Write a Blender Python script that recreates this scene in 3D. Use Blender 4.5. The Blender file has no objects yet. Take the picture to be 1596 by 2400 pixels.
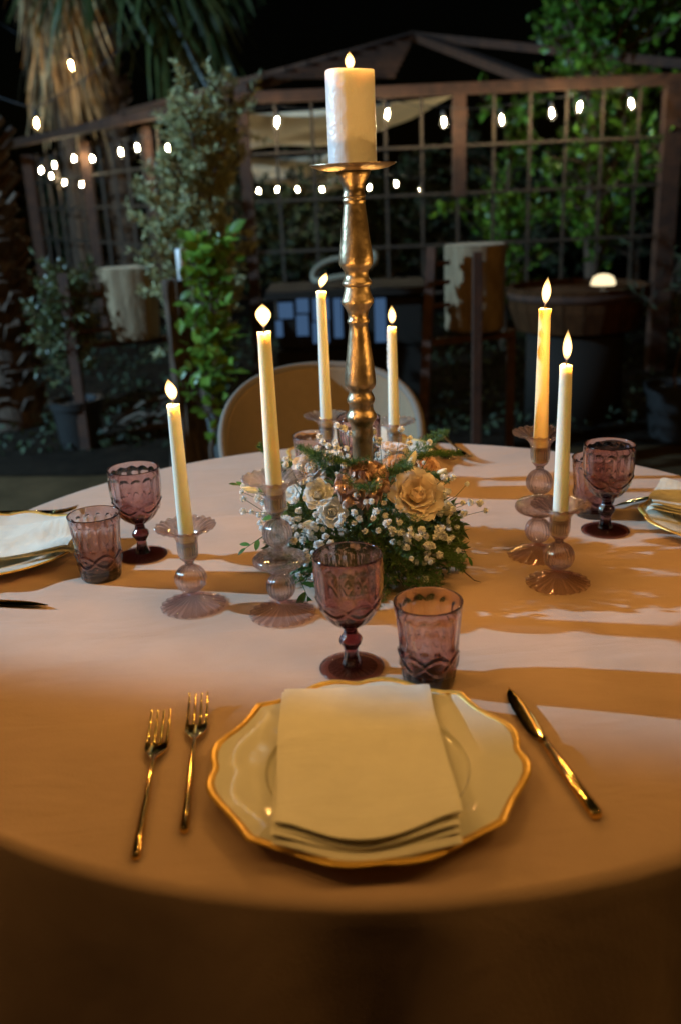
import bpy, math, random
import numpy as np
from mathutils import Vector, Matrix, Euler

scene = bpy.context.scene
COL = scene.collection
R = math.radians
random.seed(7)
rng = np.random.default_rng(11)

# ------------------------------------------------------------------ camera
TZ = 0.76                       # table top
CAM = Vector((-0.0458, -1.3458, 1.31))
PITCH, ROLL, FOC = 0.3323, -0.0432, 2158.9 / 2400 * 36
_F = Vector((0, math.cos(PITCH), -math.sin(PITCH)))
_U0 = Vector((0, math.sin(PITCH), math.cos(PITCH)))
_R0 = Vector((1, 0, 0))
_R = _R0 * math.cos(ROLL) + _U0 * math.sin(ROLL)
_U = -_R0 * math.sin(ROLL) + _U0 * math.cos(ROLL)
cd = bpy.data.cameras.new('camera')
cam = bpy.data.objects.new('camera', cd)
COL.objects.link(cam)
M = Matrix.Identity(4)
for i in range(3):
    M[i][0], M[i][1], M[i][2], M[i][3] = _R[i], _U[i], -_F[i], CAM[i]
cam.matrix_world = M
cd.sensor_fit = 'VERTICAL'
cd.sensor_height = 36
cd.sensor_width = 24
cd.lens = FOC
cd.clip_start = 0.02
cd.clip_end = 400
cd.dof.use_dof = True
cd.dof.focus_distance = 1.33
cd.dof.aperture_fstop = 3.3
scene.camera = cam

# ------------------------------------------------------------------ world, moon, flood lamp, exposure
w = bpy.data.worlds.new('World')
scene.world = w
w.use_nodes = True
nt = w.node_tree
sky = nt.nodes.new('ShaderNodeTexSky')
sky.sky_type = 'NISHITA'
sky.sun_disc = False
sky.sun_elevation = R(2)
sky.sun_rotation = R(-100)
nt.links.new(sky.outputs[0], nt.nodes['Background'].inputs[0])
nt.nodes['Background'].inputs[1].default_value = 0.0006

sd = bpy.data.lights.new('moon', 'SUN')
sd.energy = 0.012
sd.angle = R(0.5)
sd.color = (0.8, 0.88, 1)
so = bpy.data.objects.new('moon', sd)
so.rotation_euler = (R(50), 0, R(-70))
COL.objects.link(so)

FLOOD = Vector((-6.0, 1.1, 3.08))
fd = bpy.data.lights.new('flood_light', 'SPOT')
fd.energy = 2850
fd.color = (0.37, 0.67, 1.0)
fd.spot_size = R(92)
fd.spot_blend = 0.05
fd.shadow_soft_size = 0.04
fo = bpy.data.objects.new('flood_light', fd)
fo.location = FLOOD
_az = R(31.2)
_aim = Vector((math.cos(_az), math.sin(_az), -0.16))
fo.rotation_euler = _aim.to_track_quat('-Z', 'Y').to_euler()
COL.objects.link(fo)

vs = scene.view_settings
vs.view_transform = 'Standard'
vs.look = 'None'
vs.gamma = 1
vs.use_curve_mapping = False
vs.exposure = 0
cy = scene.cycles
cy.use_denoising = True
cy.max_bounces = 16
cy.transmission_bounces = 16
cy.glossy_bounces = 6
cy.diffuse_bounces = 4
cy.transparent_max_bounces = 24
cy.sample_clamp_indirect = 8
cy.caustics_refractive = False
cy.caustics_reflective = False
cy.use_light_tree = True
cy.blur_glossy = 0.0
SX = 1596 / 1568


def at(x, y, Y):
    """a point of the place on the plane world-y = Y seen at picture position x, y"""
    d = _F + _R * ((x * SX - 798) / 2158.9) - _U * ((y * SX - 1200) / 2158.9)
    return CAM + d * ((Y - CAM.y) / d.y)


# ------------------------------------------------------------------ materials
def mat(name, col, rough=0.6, metal=0.0, var=0.0, vscale=20.0, col2=None, bump=0.0, bscale=60.0,
        coat=0.0, sss=0.0, sssr=(1, .5, .25), sscale=.006, trans=0.0, sheen=0.0, rvar=0.0, coord='Object', spec=None, stretch=None):
    m = bpy.data.materials.new(name)
    m.use_nodes = True
    n = m.node_tree
    b = n.nodes['Principled BSDF']
    b.inputs['Base Color'].default_value = (*col, 1)
    b.inputs['Roughness'].default_value = rough
    b.inputs['Metallic'].default_value = metal
    if spec is not None:
        b.inputs['Specular IOR Level'].default_value = spec
    b.inputs['Coat Weight'].default_value = coat
    b.inputs['Coat Roughness'].default_value = 0.06
    b.inputs['Sheen Weight'].default_value = sheen
    if sss:
        b.inputs['Subsurface Weight'].default_value = sss
        b.inputs['Subsurface Radius'].default_value = sssr
        b.inputs['Subsurface Scale'].default_value = sscale
    tc = n.nodes.new('ShaderNodeTexCoord')
    src = tc.outputs[coord]
    if stretch:
        mp = n.nodes.new('ShaderNodeMapping')
        mp.inputs['Scale'].default_value = stretch
        n.links.new(src, mp.inputs[0])
        src = mp.outputs[0]
    if var or col2 or rvar:
        nz = n.nodes.new('ShaderNodeTexNoise')
        nz.inputs['Scale'].default_value = vscale
        nz.inputs['Detail'].default_value = 6
        nz.inputs['Roughness'].default_value = .65
        n.links.new(src, nz.inputs['Vector'])
        rp = n.nodes.new('ShaderNodeValToRGB')
        rp.color_ramp.elements[0].position = .34
        rp.color_ramp.elements[1].position = .68
        c2 = col2 if col2 else tuple(max(0, c * (1 + var)) for c in col)
        c1 = col if col2 else tuple(max(0, c * (1 - var)) for c in col)
        rp.color_ramp.elements[0].color = (*c1, 1)
        rp.color_ramp.elements[1].color = (*c2, 1)
        n.links.new(nz.outputs['Fac'], rp.inputs[0])
        if var or col2:
            n.links.new(rp.outputs[0], b.inputs['Base Color'])
        if rvar:
            mr = n.nodes.new('ShaderNodeMapRange')
            mr.inputs['To Min'].default_value = max(.02, rough - rvar)
            mr.inputs['To Max'].default_value = min(1, rough + rvar)
            n.links.new(nz.outputs['Fac'], mr.inputs['Value'])
            n.links.new(mr.outputs[0], b.inputs['Roughness'])
    if bump:
        nb = n.nodes.new('ShaderNodeTexNoise')
        nb.inputs['Scale'].default_value = bscale
        nb.inputs['Detail'].default_value = 5
        n.links.new(src, nb.inputs['Vector'])
        bp = n.nodes.new('ShaderNodeBump')
        bp.inputs['Strength'].default_value = bump
        bp.inputs['Distance'].default_value = .01
        n.links.new(nb.outputs['Fac'], bp.inputs['Height'])
        n.links.new(bp.outputs[0], b.inputs['Normal'])
    return m


def leaf_mat(name, col, col2, rough=.45, trans=.25):
    m = mat(name, col, rough, col2=col2, vscale=5, coord='Object')
    n = m.node_tree
    b = n.nodes['Principled BSDF']
    oi = n.nodes.new('ShaderNodeObjectInfo')
    geo = n.nodes.new('ShaderNodeNewGeometry')
    hs = n.nodes.new('ShaderNodeHueSaturation')
    mr = n.nodes.new('ShaderNodeMapRange')
    mr.inputs['To Min'].default_value = .5
    mr.inputs['To Max'].default_value = 1.5
    ad = n.nodes.new('ShaderNodeMath')
    ad.operation = 'ADD'
    fr = n.nodes.new('ShaderNodeMath')
    fr.operation = 'FRACT'
    n.links.new(oi.outputs['Random'], ad.inputs[0])
    n.links.new(geo.outputs['Random Per Island'], ad.inputs[1])
    n.links.new(ad.outputs[0], fr.inputs[0])
    n.links.new(fr.outputs[0], mr.inputs['Value'])
    n.links.new(mr.outputs[0], hs.inputs['Value'])
    src = b.inputs['Base Color'].links[0].from_socket
    n.links.new(src, hs.inputs['Color'])
    n.links.new(hs.outputs[0], b.inputs['Base Color'])
    if trans:
        tr = n.nodes.new('ShaderNodeBsdfTranslucent')
        n.links.new(hs.outputs[0], tr.inputs['Color'])
        mx = n.nodes.new('ShaderNodeMixShader')
        mx.inputs[0].default_value = trans
        out = n.nodes['Material Output']
        n.links.new(b.outputs[0], mx.inputs[1])
        n.links.new(tr.outputs[0], mx.inputs[2])
        n.links.new(mx.outputs[0], out.inputs['Surface'])
    return m


def glass_mat(name, absorb, dens, ior=1.45, tint=(1, 1, 1), bump=0.0, bscale=80, clear=.5, clear_tint=(1, 1, 1)):
    m = bpy.data.materials.new(name)
    m.use_nodes = True
    n = m.node_tree
    b = n.nodes['Principled BSDF']
    b.inputs['Base Color'].default_value = (*tint, 1)
    b.inputs['Roughness'].default_value = 0.0
    b.inputs['IOR'].default_value = ior
    b.inputs['Transmission Weight'].default_value = 1
    if bump:
        tc = n.nodes.new('ShaderNodeTexCoord')
        nb = n.nodes.new('ShaderNodeTexNoise')
        nb.inputs['Scale'].default_value = bscale
        nb.inputs['Detail'].default_value = 2
        n.links.new(tc.outputs['Object'], nb.inputs['Vector'])
        bp = n.nodes.new('ShaderNodeBump')
        bp.inputs['Strength'].default_value = bump
        bp.inputs['Distance'].default_value = .004
        n.links.new(nb.outputs['Fac'], bp.inputs['Height'])
        n.links.new(bp.outputs[0], b.inputs['Normal'])
    b.inputs['Coat Weight'].default_value = 1
    b.inputs['Coat Roughness'].default_value = .075
    tr = n.nodes.new('ShaderNodeBsdfTransparent')
    tr.inputs[0].default_value = (*clear_tint, 1)
    gl = n.nodes.new('ShaderNodeBsdfGlossy')
    gl.inputs['Roughness'].default_value = .10
    fr = n.nodes.new('ShaderNodeFresnel')
    fr.inputs['IOR'].default_value = 1.5
    thin = n.nodes.new('ShaderNodeMixShader')
    ge = n.nodes.new('ShaderNodeNewGeometry')
    inv = n.nodes.new('ShaderNodeMath')
    inv.operation = 'MULTIPLY_ADD'
    inv.inputs[1].default_value = -.78
    inv.inputs[2].default_value = 1
    n.links.new(ge.outputs['Backfacing'], inv.inputs[0])
    ml = n.nodes.new('ShaderNodeMath')
    ml.operation = 'MULTIPLY'
    n.links.new(fr.outputs[0], ml.inputs[0])
    n.links.new(inv.outputs[0], ml.inputs[1])
    n.links.new(ml.outputs[0], thin.inputs[0])
    n.links.new(tr.outputs[0], thin.inputs[1])
    n.links.new(gl.outputs[0], thin.inputs[2])
    mx = n.nodes.new('ShaderNodeMixShader')
    mx.inputs[0].default_value = clear
    n.links.new(b.outputs[0], mx.inputs[1])
    n.links.new(thin.outputs[0], mx.inputs[2])
    n.links.new(mx.outputs[0], n.nodes['Material Output'].inputs['Surface'])
    v = n.nodes.new('ShaderNodeVolumeAbsorption')
    v.inputs['Color'].default_value = (*absorb, 1)
    v.inputs['Density'].default_value = dens
    n.links.new(v.outputs[0], n.nodes['Material Output'].inputs['Volume'])
    return m


def emis_mat(name, col, s):
    m = bpy.data.materials.new(name)
    m.use_nodes = True
    n = m.node_tree
    n.nodes.clear()
    e = n.nodes.new('ShaderNodeEmission')
    e.inputs[0].default_value = (*col, 1)
    e.inputs[1].default_value = s
    o = n.nodes.new('ShaderNodeOutputMaterial')
    n.links.new(e.outputs[0], o.inputs[0])
    return m


def flame_mat(name='flame_gas'):
    m = bpy.data.materials.new(name)
    m.use_nodes = True
    n = m.node_tree
    n.nodes.clear()
    tc = n.nodes.new('ShaderNodeTexCoord')
    sp = n.nodes.new('ShaderNodeSeparateXYZ')
    n.links.new(tc.outputs['Generated'], sp.inputs[0])
    rc = n.nodes.new('ShaderNodeValToRGB')
    el = rc.color_ramp.elements
    el[0].position = 0.0
    el[0].color = (.05, .09, .55, 1)
    el[1].position = 1.0
    el[1].color = (1, .56, .17, 1)
    e = el.new(.08)
    e.color = (.06, .07, .35, 1)
    e = el.new(.17)
    e.color = (1, .6, .22, 1)
    rs = n.nodes.new('ShaderNodeValToRGB')
    el = rs.color_ramp.elements
    el[0].position = 0.0
    el[0].color = (.06, .06, .06, 1)
    el[1].position = 1.0
    el[1].color = (.35, .35, .35, 1)
    e = el.new(.08)
    e.color = (.08, .08, .08, 1)
    e = el.new(.26)
    e.color = (1, 1, 1, 1)
    e = el.new(.75)
    e.color = (.9, .9, .9, 1)
    n.links.new(sp.outputs['Z'], rc.inputs[0])
    n.links.new(sp.outputs['Z'], rs.inputs[0])
    mu = n.nodes.new('ShaderNodeMath')
    mu.operation = 'MULTIPLY'
    mu.inputs[1].default_value = 620
    n.links.new(rs.outputs[0], mu.inputs[0])
    e = n.nodes.new('ShaderNodeEmission')
    n.links.new(rc.outputs[0], e.inputs[0])
    n.links.new(mu.outputs[0], e.inputs[1])
    o = n.nodes.new('ShaderNodeOutputMaterial')
    n.links.new(e.outputs[0], o.inputs['Volume'])
    return m


def bulb_glass_mat():
    m = bpy.data.materials.new('bulb_glass')
    m.use_nodes = True
    n = m.node_tree
    n.nodes.clear()
    t = n.nodes.new('ShaderNodeBsdfTransparent')
    t.inputs[0].default_value = (1, .97, .9, 1)
    g = n.nodes.new('ShaderNodeBsdfGlossy')
    g.inputs['Roughness'].default_value = .12
    f = n.nodes.new('ShaderNodeFresnel')
    mx = n.nodes.new('ShaderNodeMixShader')
    o = n.nodes.new('ShaderNodeOutputMaterial')
    n.links.new(f.outputs[0], mx.inputs[0])
    n.links.new(t.outputs[0], mx.inputs[1])
    n.links.new(g.outputs[0], mx.inputs[2])
    n.links.new(mx.outputs[0], o.inputs[0])
    return m


MT = {}
MT['cloth'] = mat('blush_linen', (.565, .388, .264), .85, var=.05, vscale=9, bump=.12, bscale=420, sheen=.1)


def weave(m, thread=900.0, crease=.35):
    """add a woven thread pattern and soft wrinkles to a cloth material's relief"""
    n = m.node_tree
    bp = [x for x in n.nodes if x.type == 'BUMP'][0]
    tc = [x for x in n.nodes if x.type == 'TEX_COORD'][0]
    prev = bp.inputs['Height'].links[0].from_socket
    tot = prev
    for ax in ('X', 'Y'):
        wv = n.nodes.new('ShaderNodeTexWave')
        wv.bands_direction = ax
        wv.inputs['Scale'].default_value = thread / 6.283
        wv.inputs['Distortion'].default_value = .6
        n.links.new(tc.outputs['Object'], wv.inputs['Vector'])
        ad = n.nodes.new('ShaderNodeMath')
        ad.operation = 'MULTIPLY_ADD'
        ad.inputs[1].default_value = .07
        n.links.new(wv.outputs['Fac'], ad.inputs[0])
        n.links.new(tot, ad.inputs[2])
        tot = ad.outputs[0]
    mp = n.nodes.new('ShaderNodeMapping')
    mp.inputs['Scale'].default_value = (5, 12, 5)
    mp.inputs['Rotation'].default_value = (0, 0, .2)
    n.links.new(tc.outputs['Object'], mp.inputs[0])
    cr = n.nodes.new('ShaderNodeTexNoise')
    cr.inputs['Scale'].default_value = 1
    cr.inputs['Detail'].default_value = 3
    cr.inputs['Distortion'].default_value = .5
    n.links.new(mp.outputs[0], cr.inputs['Vector'])
    b2 = n.nodes.new('ShaderNodeBump')
    b2.inputs['Strength'].default_value = crease
    b2.inputs['Distance'].default_value = .02
    n.links.new(cr.outputs['Fac'], b2.inputs['Height'])
    n.links.new(b2.outputs[0], bp.inputs['Normal'])
    n.links.new(tot, bp.inputs['Height'])


weave(MT['cloth'], 900, .30)
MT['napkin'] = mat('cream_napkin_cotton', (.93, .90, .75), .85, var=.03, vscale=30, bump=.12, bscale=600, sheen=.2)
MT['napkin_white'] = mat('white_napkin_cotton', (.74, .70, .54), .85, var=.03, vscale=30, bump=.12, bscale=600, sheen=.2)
weave(MT['napkin'], 1500, .5)
weave(MT['napkin_white'], 1500, .5)
MT['china'] = mat('glazed_china', (.90, .88, .74), .10, coat=.9, var=.02)
MT['china'].node_tree.nodes['Principled BSDF'].inputs['Coat Roughness'].default_value = .025
MT['gilt'] = mat('gilt_edge', (.90, .56, .12), .32, metal=.35, var=.12, vscale=60)
MT['gold'] = mat('polished_gold', (.80, .56, .20), .09, metal=1, rvar=.04, vscale=70)
MT['brass'] = mat('antique_brass', (.23, .165, .095), .36, metal=.92, col2=(.44, .34, .21), vscale=38, rvar=.12, bump=.14, bscale=130)
MT['wax'] = mat('ivory_wax', (.86, .80, .62), .42, sss=.85, sssr=(1, .85, .6), sscale=.020, var=.03, vscale=60)
MT['wax_beige'] = mat('honey_wax', (.82, .64, .36), .40, sss=.8, sssr=(1, .75, .4), sscale=.016, var=.04, vscale=60)
MT['wax_pearl'] = mat('pearl_wax', (.72, .70, .64), .36, sss=.5, sssr=(1, .85, .65), sscale=.022, bump=.22, bscale=95, var=.03, coat=.15)
MT['wick'] = mat('charred_wick', (.02, .016, .014), .9)
MT['flame'] = flame_mat()
MT['pinkglass'] = glass_mat('pink_blown_glass', (.80, .44, .47), 46, 1.45, (1, .97, .97), clear=.62, clear_tint=(1, .985, .98))
MT['pinkfoot'] = glass_mat('pink_blown_glass_foot', (.80, .44, .47), 50, 1.45, (1, .97, .97), clear=.90, clear_tint=(1, .985, .98))
MT['purpleglass'] = glass_mat('purple_pressed_glass', (.70, .40, .42), 215, 1.46, (.98, .94, .94), clear=.06)
MT['purplefoot'] = glass_mat('purple_pressed_glass_foot', (.70, .40, .42), 215, 1.46, (.98, .93, .93), clear=.55)
MT['chairlitrim'] = mat('lit_rim_tone', (.17, .14, .10), .8)  # tone of the chair's lit rim put into the colour
MT['chairshell'] = mat('beige_upholstery', (.22, .155, .08), .8, var=.06, vscale=40, bump=.1, bscale=300)
MT['rust'] = mat('rusty_steel', (.030, .012, .005), .85, col2=(.078, .030, .011), vscale=14, bump=.25, bscale=40, metal=.15)
MT['rustbar'] = mat('rusty_mesh_bar', (.028, .018, .009), .8, col2=(.058, .036, .018), vscale=20, metal=.2)
MT['bark'] = mat('rough_bark', (.03, .018, .010), .95, col2=(.11, .068, .038), vscale=12, bump=.9, bscale=22, stretch=(3, 3, .7))
MT['cutwood'] = mat('peeled_log_wood', (.11, .065, .028), .9, col2=(.22, .155, .08), vscale=11, bump=.6, bscale=30, stretch=(1.5, 1.5, .5))
MT['endgrain'] = mat('sawn_end_grain', (.36, .27, .16), .8, col2=(.48, .38, .25), vscale=18)
MT['dryfrond'] = leaf_mat('dry_palm_frond', (.22, .13, .05), (.52, .38, .19), .85, .1)
for _n in MT['dryfrond'].node_tree.nodes:
    if _n.type == 'MAP_RANGE':
        _n.inputs['To Min'].default_value = .15
        _n.inputs['To Max'].default_value = 1.7
MT['boots'] = mat('palm_leaf_bases', (.03, .018, .011), .9, col2=(.10, .058, .03), vscale=8)
MT['palmgreen'] = leaf_mat('palm_green', (.045, .075, .022), (.09, .12, .04), .4)
MT['olive'] = leaf_mat('olive_leaf', (.24, .24, .10), (.46, .46, .22), .5, .15)
MT['citrus'] = leaf_mat('citrus_leaf', (.085, .18, .02), (.20, .34, .04), .4, .35)
MT['vine'] = leaf_mat('broad_leaf', (.05, .14, .014), (.14, .28, .026), .4, .35)
MT['darkleaf'] = leaf_mat('dark_evergreen_leaf', (.013, .022, .005), (.032, .048, .011), .75, .15)
MT['shrubleaf'] = leaf_mat('grey_green_leaf', (.045, .058, .018), (.12, .135, .048), .38, .15)
MT['stemgreen'] = mat('green_stem', (.06, .12, .03), .6)
MT['twig'] = mat('twig_wood', (.10, .07, .045), .9, var=.3, vscale=30)
MT['fern'] = leaf_mat('asparagus_fern', (.045, .115, .024), (.10, .20, .05), .5, .3)
MT['moss'] = leaf_mat('greenery_leaf', (.05, .10, .022), (.12, .20, .05), .45, .25)
MT['ruscus'] = leaf_mat('ruscus_leaf', (.05, .15, .035), (.09, .23, .06), .3, .3)


def petal_mat(name, c, c2, tr=.42, metal=0, rough=.85):
    m = leaf_mat(name, c, c2, rough, tr)
    for nd in m.node_tree.nodes:
        if nd.type == 'MAP_RANGE':
            nd.inputs['To Min'].default_value = .86
            nd.inputs['To Max'].default_value = 1.08
        if nd.type == 'BSDF_PRINCIPLED':
            nd.inputs['Metallic'].default_value = metal
            nd.inputs['Specular IOR Level'].default_value = .5 if metal else .06
    return m


MT['peach'] = petal_mat('peach_petal', (.92, .78, .60), (.95, .87, .74))
MT['palepink'] = petal_mat('pale_pink_petal', (.92, .82, .74), (.94, .88, .82))
MT['whitepetal'] = petal_mat('white_petal', (.92, .92, .86), (.95, .95, .90))
MT['creampetal'] = petal_mat('cream_petal', (.92, .88, .66), (.94, .90, .72))
MT['orangepetal'] = petal_mat('apricot_petal', (.88, .58, .36), (.92, .70, .50))
MT['rosegold'] = petal_mat('rose_gold_petal', (.62, .36, .25), (.82, .60, .48), .1, .4, .38)
MT['gyp'] = petal_mat('gypsophila_white', (.92, .92, .86), (.96, .96, .92), .3)
MT['ground'] = mat('dark_garden_concrete', (.046, .029, .012), .9, col2=(.080, .050, .022), vscale=3.5, bump=.4, bscale=30, spec=.08)
MT['soil'] = mat('dark_soil', (.008, .006, .004), .98, col2=(.018, .013, .008), vscale=9, bump=.6, bscale=25, spec=.05)
MT['pot'] = mat('black_nursery_plastic', (.014, .013, .011), .6, var=.15, spec=.25)
MT['greypot'] = mat('grey_pot_plastic', (.12, .13, .12), .6, var=.15)
MT['black'] = mat('black_plastic', (.012, .012, .012), .5)
MT['sail'] = mat('cream_sail_canvas', (.78, .66, .46), .8, var=.08, vscale=4, bump=.15, bscale=20)
MT['bulbglass'] = bulb_glass_mat()
MT['filament'] = emis_mat('glowing_filament', (1, .86, .58), 900)
MT['filament_amber'] = emis_mat('amber_filament', (1, .53, .15), 1960)
MT['filament_warm'] = emis_mat('warm_filament', (1, .62, .26), 1000)
MT['barrel'] = mat('barrel_oak', (.034, .013, .004), .9, spec=.1, col2=(.066, .026, .008), vscale=10, stretch=(4, 4, .6))
MT['domelamp'] = emis_mat('lit_lamp_dome', (1, .80, .48), 1.5)
MT['bluereflection'] = emis_mat('blue_reflection_glow', (.15, .30, .58), .30)  # weak glow put in for blue reflections on the counter front
MT['counter'] = mat('dark_counter', (.018, .014, .010), .8, spec=.15)
MT['creamrope'] = mat('cream_rope', (.20, .18, .12), .8, bump=.4, bscale=90)
MT['metalgrey'] = mat('painted_grey_steel', (.10, .10, .10), .5, metal=.6)


# ------------------------------------------------------------------ mesh helpers
class MB:
    def __init__(self):
        self.v = []
        self.f = []

    def add(self, vs, fs):
        o = len(self.v)
        self.v.extend([tuple(p) for p in vs])
        self.f.extend([tuple(i + o for i in q) for q in fs])
        return self

    def box(self, c, s, rot=None):
        c = Vector(c)
        h = Vector(s) / 2
        vs = [Vector((x * h.x, y * h.y, z * h.z)) for x in (-1, 1) for y in (-1, 1) for z in (-1, 1)]
        if rot is not None:
            vs = [rot @ p for p in vs]
        return self.add([c + p for p in vs], [(0, 1, 3, 2), (4, 6, 7, 5), (0, 4, 5, 1), (2, 3, 7, 6), (0, 2, 6, 4), (1, 5, 7, 3)])

    def bar(self, a, b, wx, wy):
        a, b = Vector(a), Vector(b)
        d = b - a
        q = d.to_track_quat('Z', 'Y').to_matrix()
        return self.box((a + b) / 2, (wx, wy, d.length), q)

    def tube(self, pts, rad, n=8, cap=True):
        pts = [Vector(p) for p in pts]
        if not hasattr(rad, '__len__'):
            rad = [rad] * len(pts)
        vs, fs = [], []
        up = Vector((0, 0, 1))
        prev = None
        for i, p in enumerate(pts):
            t = (pts[min(i + 1, len(pts) - 1)] - pts[max(i - 1, 0)])
            if t.length < 1e-9:
                t = Vector((0, 0, 1))
            t.normalize()
            if prev is None:
                a = t.cross(up)
                if a.length < 1e-3:
                    a = t.cross(Vector((1, 0, 0)))
            else:
                a = prev - t * prev.dot(t)
            a.normalize()
            prev = a
            b = t.cross(a)
            for k in range(n):
                an = 2 * math.pi * k / n
                vs.append(p + (a * math.cos(an) + b * math.sin(an)) * rad[i])
        for i in range(len(pts) - 1):
            for k in range(n):
                k2 = (k + 1) % n
                fs.append((i * n + k, i * n + k2, (i + 1) * n + k2, (i + 1) * n + k))
        if cap:
            fs.append(tuple(range(n))[::-1])
            fs.append(tuple((len(pts) - 1) * n + k for k in range(n)))
        return self.add(vs, fs)

    def lathe(self, prof, n=32, mod=None, closed=False, off=(0, 0, 0)):
        """revolve a counter-clockwise (r, z) profile; r = 0 ends are poles"""
        vs, fs, rows = [], [], []
        for i, (r, z) in enumerate(prof):
            if r <= 1e-6:
                rows.append([len(vs)])
                vs.append((off[0], off[1], z + off[2]))
            else:
                row = []
                for k in range(n):
                    th = 2 * math.pi * k / n
                    rr, zz = (r, z) if mod is None else mod(th, r, z, i)
                    row.append(len(vs))
                    vs.append((rr * math.cos(th) + off[0], rr * math.sin(th) + off[1], zz + off[2]))
                rows.append(row)
        pairs = list(zip(rows[:-1], rows[1:]))
        if closed:
            pairs.append((rows[-1], rows[0]))
        for a, b in pairs:
            if len(a) == 1 and len(b) == 1:
                continue
            for k in range(n):
                k2 = (k + 1) % n
                if len(a) == 1:
                    fs.append((a[0], b[k2], b[k]))
                elif len(b) == 1:
                    fs.append((a[k], a[k2], b[0]))
                else:
                    fs.append((a[k], a[k2], b[k2], b[k]))
        return self.add(vs, fs)

    def mesh(self, name, m, smooth=True, sharp=None):
        me = bpy.data.meshes.new(name)
        me.from_pydata(self.v, [], self.f)
        me.materials.append(MT[m] if isinstance(m, str) else m)
        if smooth:
            me.shade_smooth()
            if sharp:
                me.set_sharp_from_angle(angle=R(sharp))
        me.update()
        return me

    def build(self, name, m, parent=None, smooth=True, sharp=None):
        return link(name, self.mesh(name, m, smooth, sharp), parent)


def link(name, me, parent=None, loc=None, rot=None, scale=None, matrix=None):
    o = bpy.data.objects.new(name, me)
    COL.objects.link(o)
    if parent is not None:
        o.parent = parent
    if matrix is not None:
        o.matrix_local = matrix
    else:
        if loc is not None:
            o.location = loc
        if rot is not None:
            o.rotation_euler = rot
        if scale is not None:
            o.scale = (scale,) * 3 if not hasattr(scale, '__len__') else scale
    return o


def tag(o, label=None, cat=None, group=None, kind=None):
    if label:
        o['label'] = label
    if cat:
        o['category'] = cat
    if group:
        o['group'] = group
    if kind:
        o['kind'] = kind
    return o


def thing(name, label, cat, loc=(0, 0, 0), rz=0, group=None):
    o = bpy.data.objects.new(name, None)
    o.empty_display_size = .05
    COL.objects.link(o)
    o.location = loc
    o.rotation_euler = (0, 0, rz)
    return tag(o, label, cat, group)


def copy_tree(o, parent=None):
    c = o.copy()
    COL.objects.link(c)
    c.parent = parent
    for ch in o.children:
        copy_tree(ch, c)
    return c


def frame(pos, direction, up, s=1.0, roll=0.0):
    """matrix with local +Y along direction and local +Z near up"""
    y = Vector(direction).normalized()
    z = Vector(up) - y * Vector(up).dot(y)
    if z.length < 1e-4:
        z = y.orthogonal()
    z.normalize()
    x = y.cross(z)
    m = Matrix((x, y, z)).transposed().to_4x4()
    if roll:
        m = m @ Matrix.Rotation(roll, 4, 'Y')
    m.translation = Vector(pos)
    if hasattr(s, '__len__'):
        return m @ Matrix.Diagonal((*s, 1))
    return m @ Matrix.Scale(s, 4)


def leaf_mesh(name, m, L=1.0, W=.5, fold=.12, curl=.18, seg=5):
    """an oval leaf lying along +Y, folded on its midrib and curling down at the tip"""
    b = MB()
    vs, fs = [], []
    for i in range(seg + 1):
        t = i / seg
        hw = W / 2 * math.sin(math.pi * min(1, t * .94 + .04)) ** .8
        if i == seg:
            hw = .003
        z = -curl * t * t
        vs += [(-hw, L * t, z + fold * hw), (0, L * t, z - .02 * fold), (hw, L * t, z + fold * hw)]
    for i in range(seg):
        a = i * 3
        fs += [(a, a + 1, a + 4, a + 3), (a + 1, a + 2, a + 5, a + 4)]
    b.add(vs, fs)
    return b.mesh(name, m)


def leaves_np(P, D, N, L, W, fold=.15):
    """many small leaves as one vertex / face list: 5 points, 4 triangles each"""
    P, D, N = np.asarray(P), np.asarray(D), np.asarray(N)
    D = D / np.linalg.norm(D, axis=1, keepdims=True)
    N = N - D * (N * D).sum(1, keepdims=True)
    N = N / (np.linalg.norm(N, axis=1, keepdims=True) + 1e-9)
    S = np.cross(D, N)
    L = np.broadcast_to(np.asarray(L, float), (len(P),))[:, None]
    W = np.broadcast_to(np.asarray(W, float), (len(P),))[:, None]
    v = np.stack([P, P + D * L * .45 - S * W * .5 + N * W * fold, P + D * L * .5, P + D * L * .45 + S * W * .5 + N * W * fold,
                  P + D * L - N * L * .08], 1).reshape(-1, 3)
    i = np.arange(len(P))[:, None] * 5
    f = np.concatenate([i + [0, 2, 1], i + [0, 3, 2], i + [1, 2, 4], i + [2, 3, 4]], 0)
    return v.tolist(), f.tolist()


def unit(n):
    v = rng.normal(size=(n, 3))
    return v / np.linalg.norm(v, axis=1, keepdims=True)


# ------------------------------------------------------------------ ground
b = MB()
n = 60
vs, fs = [], []
for i in range(n + 1):
    for j in range(n + 1):
        x = (i / n - .5)
        y = (j / n - .35)
        x = math.copysign(abs(x * 2) ** 2.2, x) * 120
        y = math.copysign(abs(y * 1.5) ** 2.2, y) * 150
        vs.append((x, y, 0.0))
for i in range(n):
    for j in range(n):
        a = i * (n + 1) + j
        fs.append((a, a + n + 1, a + n + 2, a + 1))
b.add(vs, fs)
tag(b.build('ground', 'ground'), kind='structure')

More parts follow.
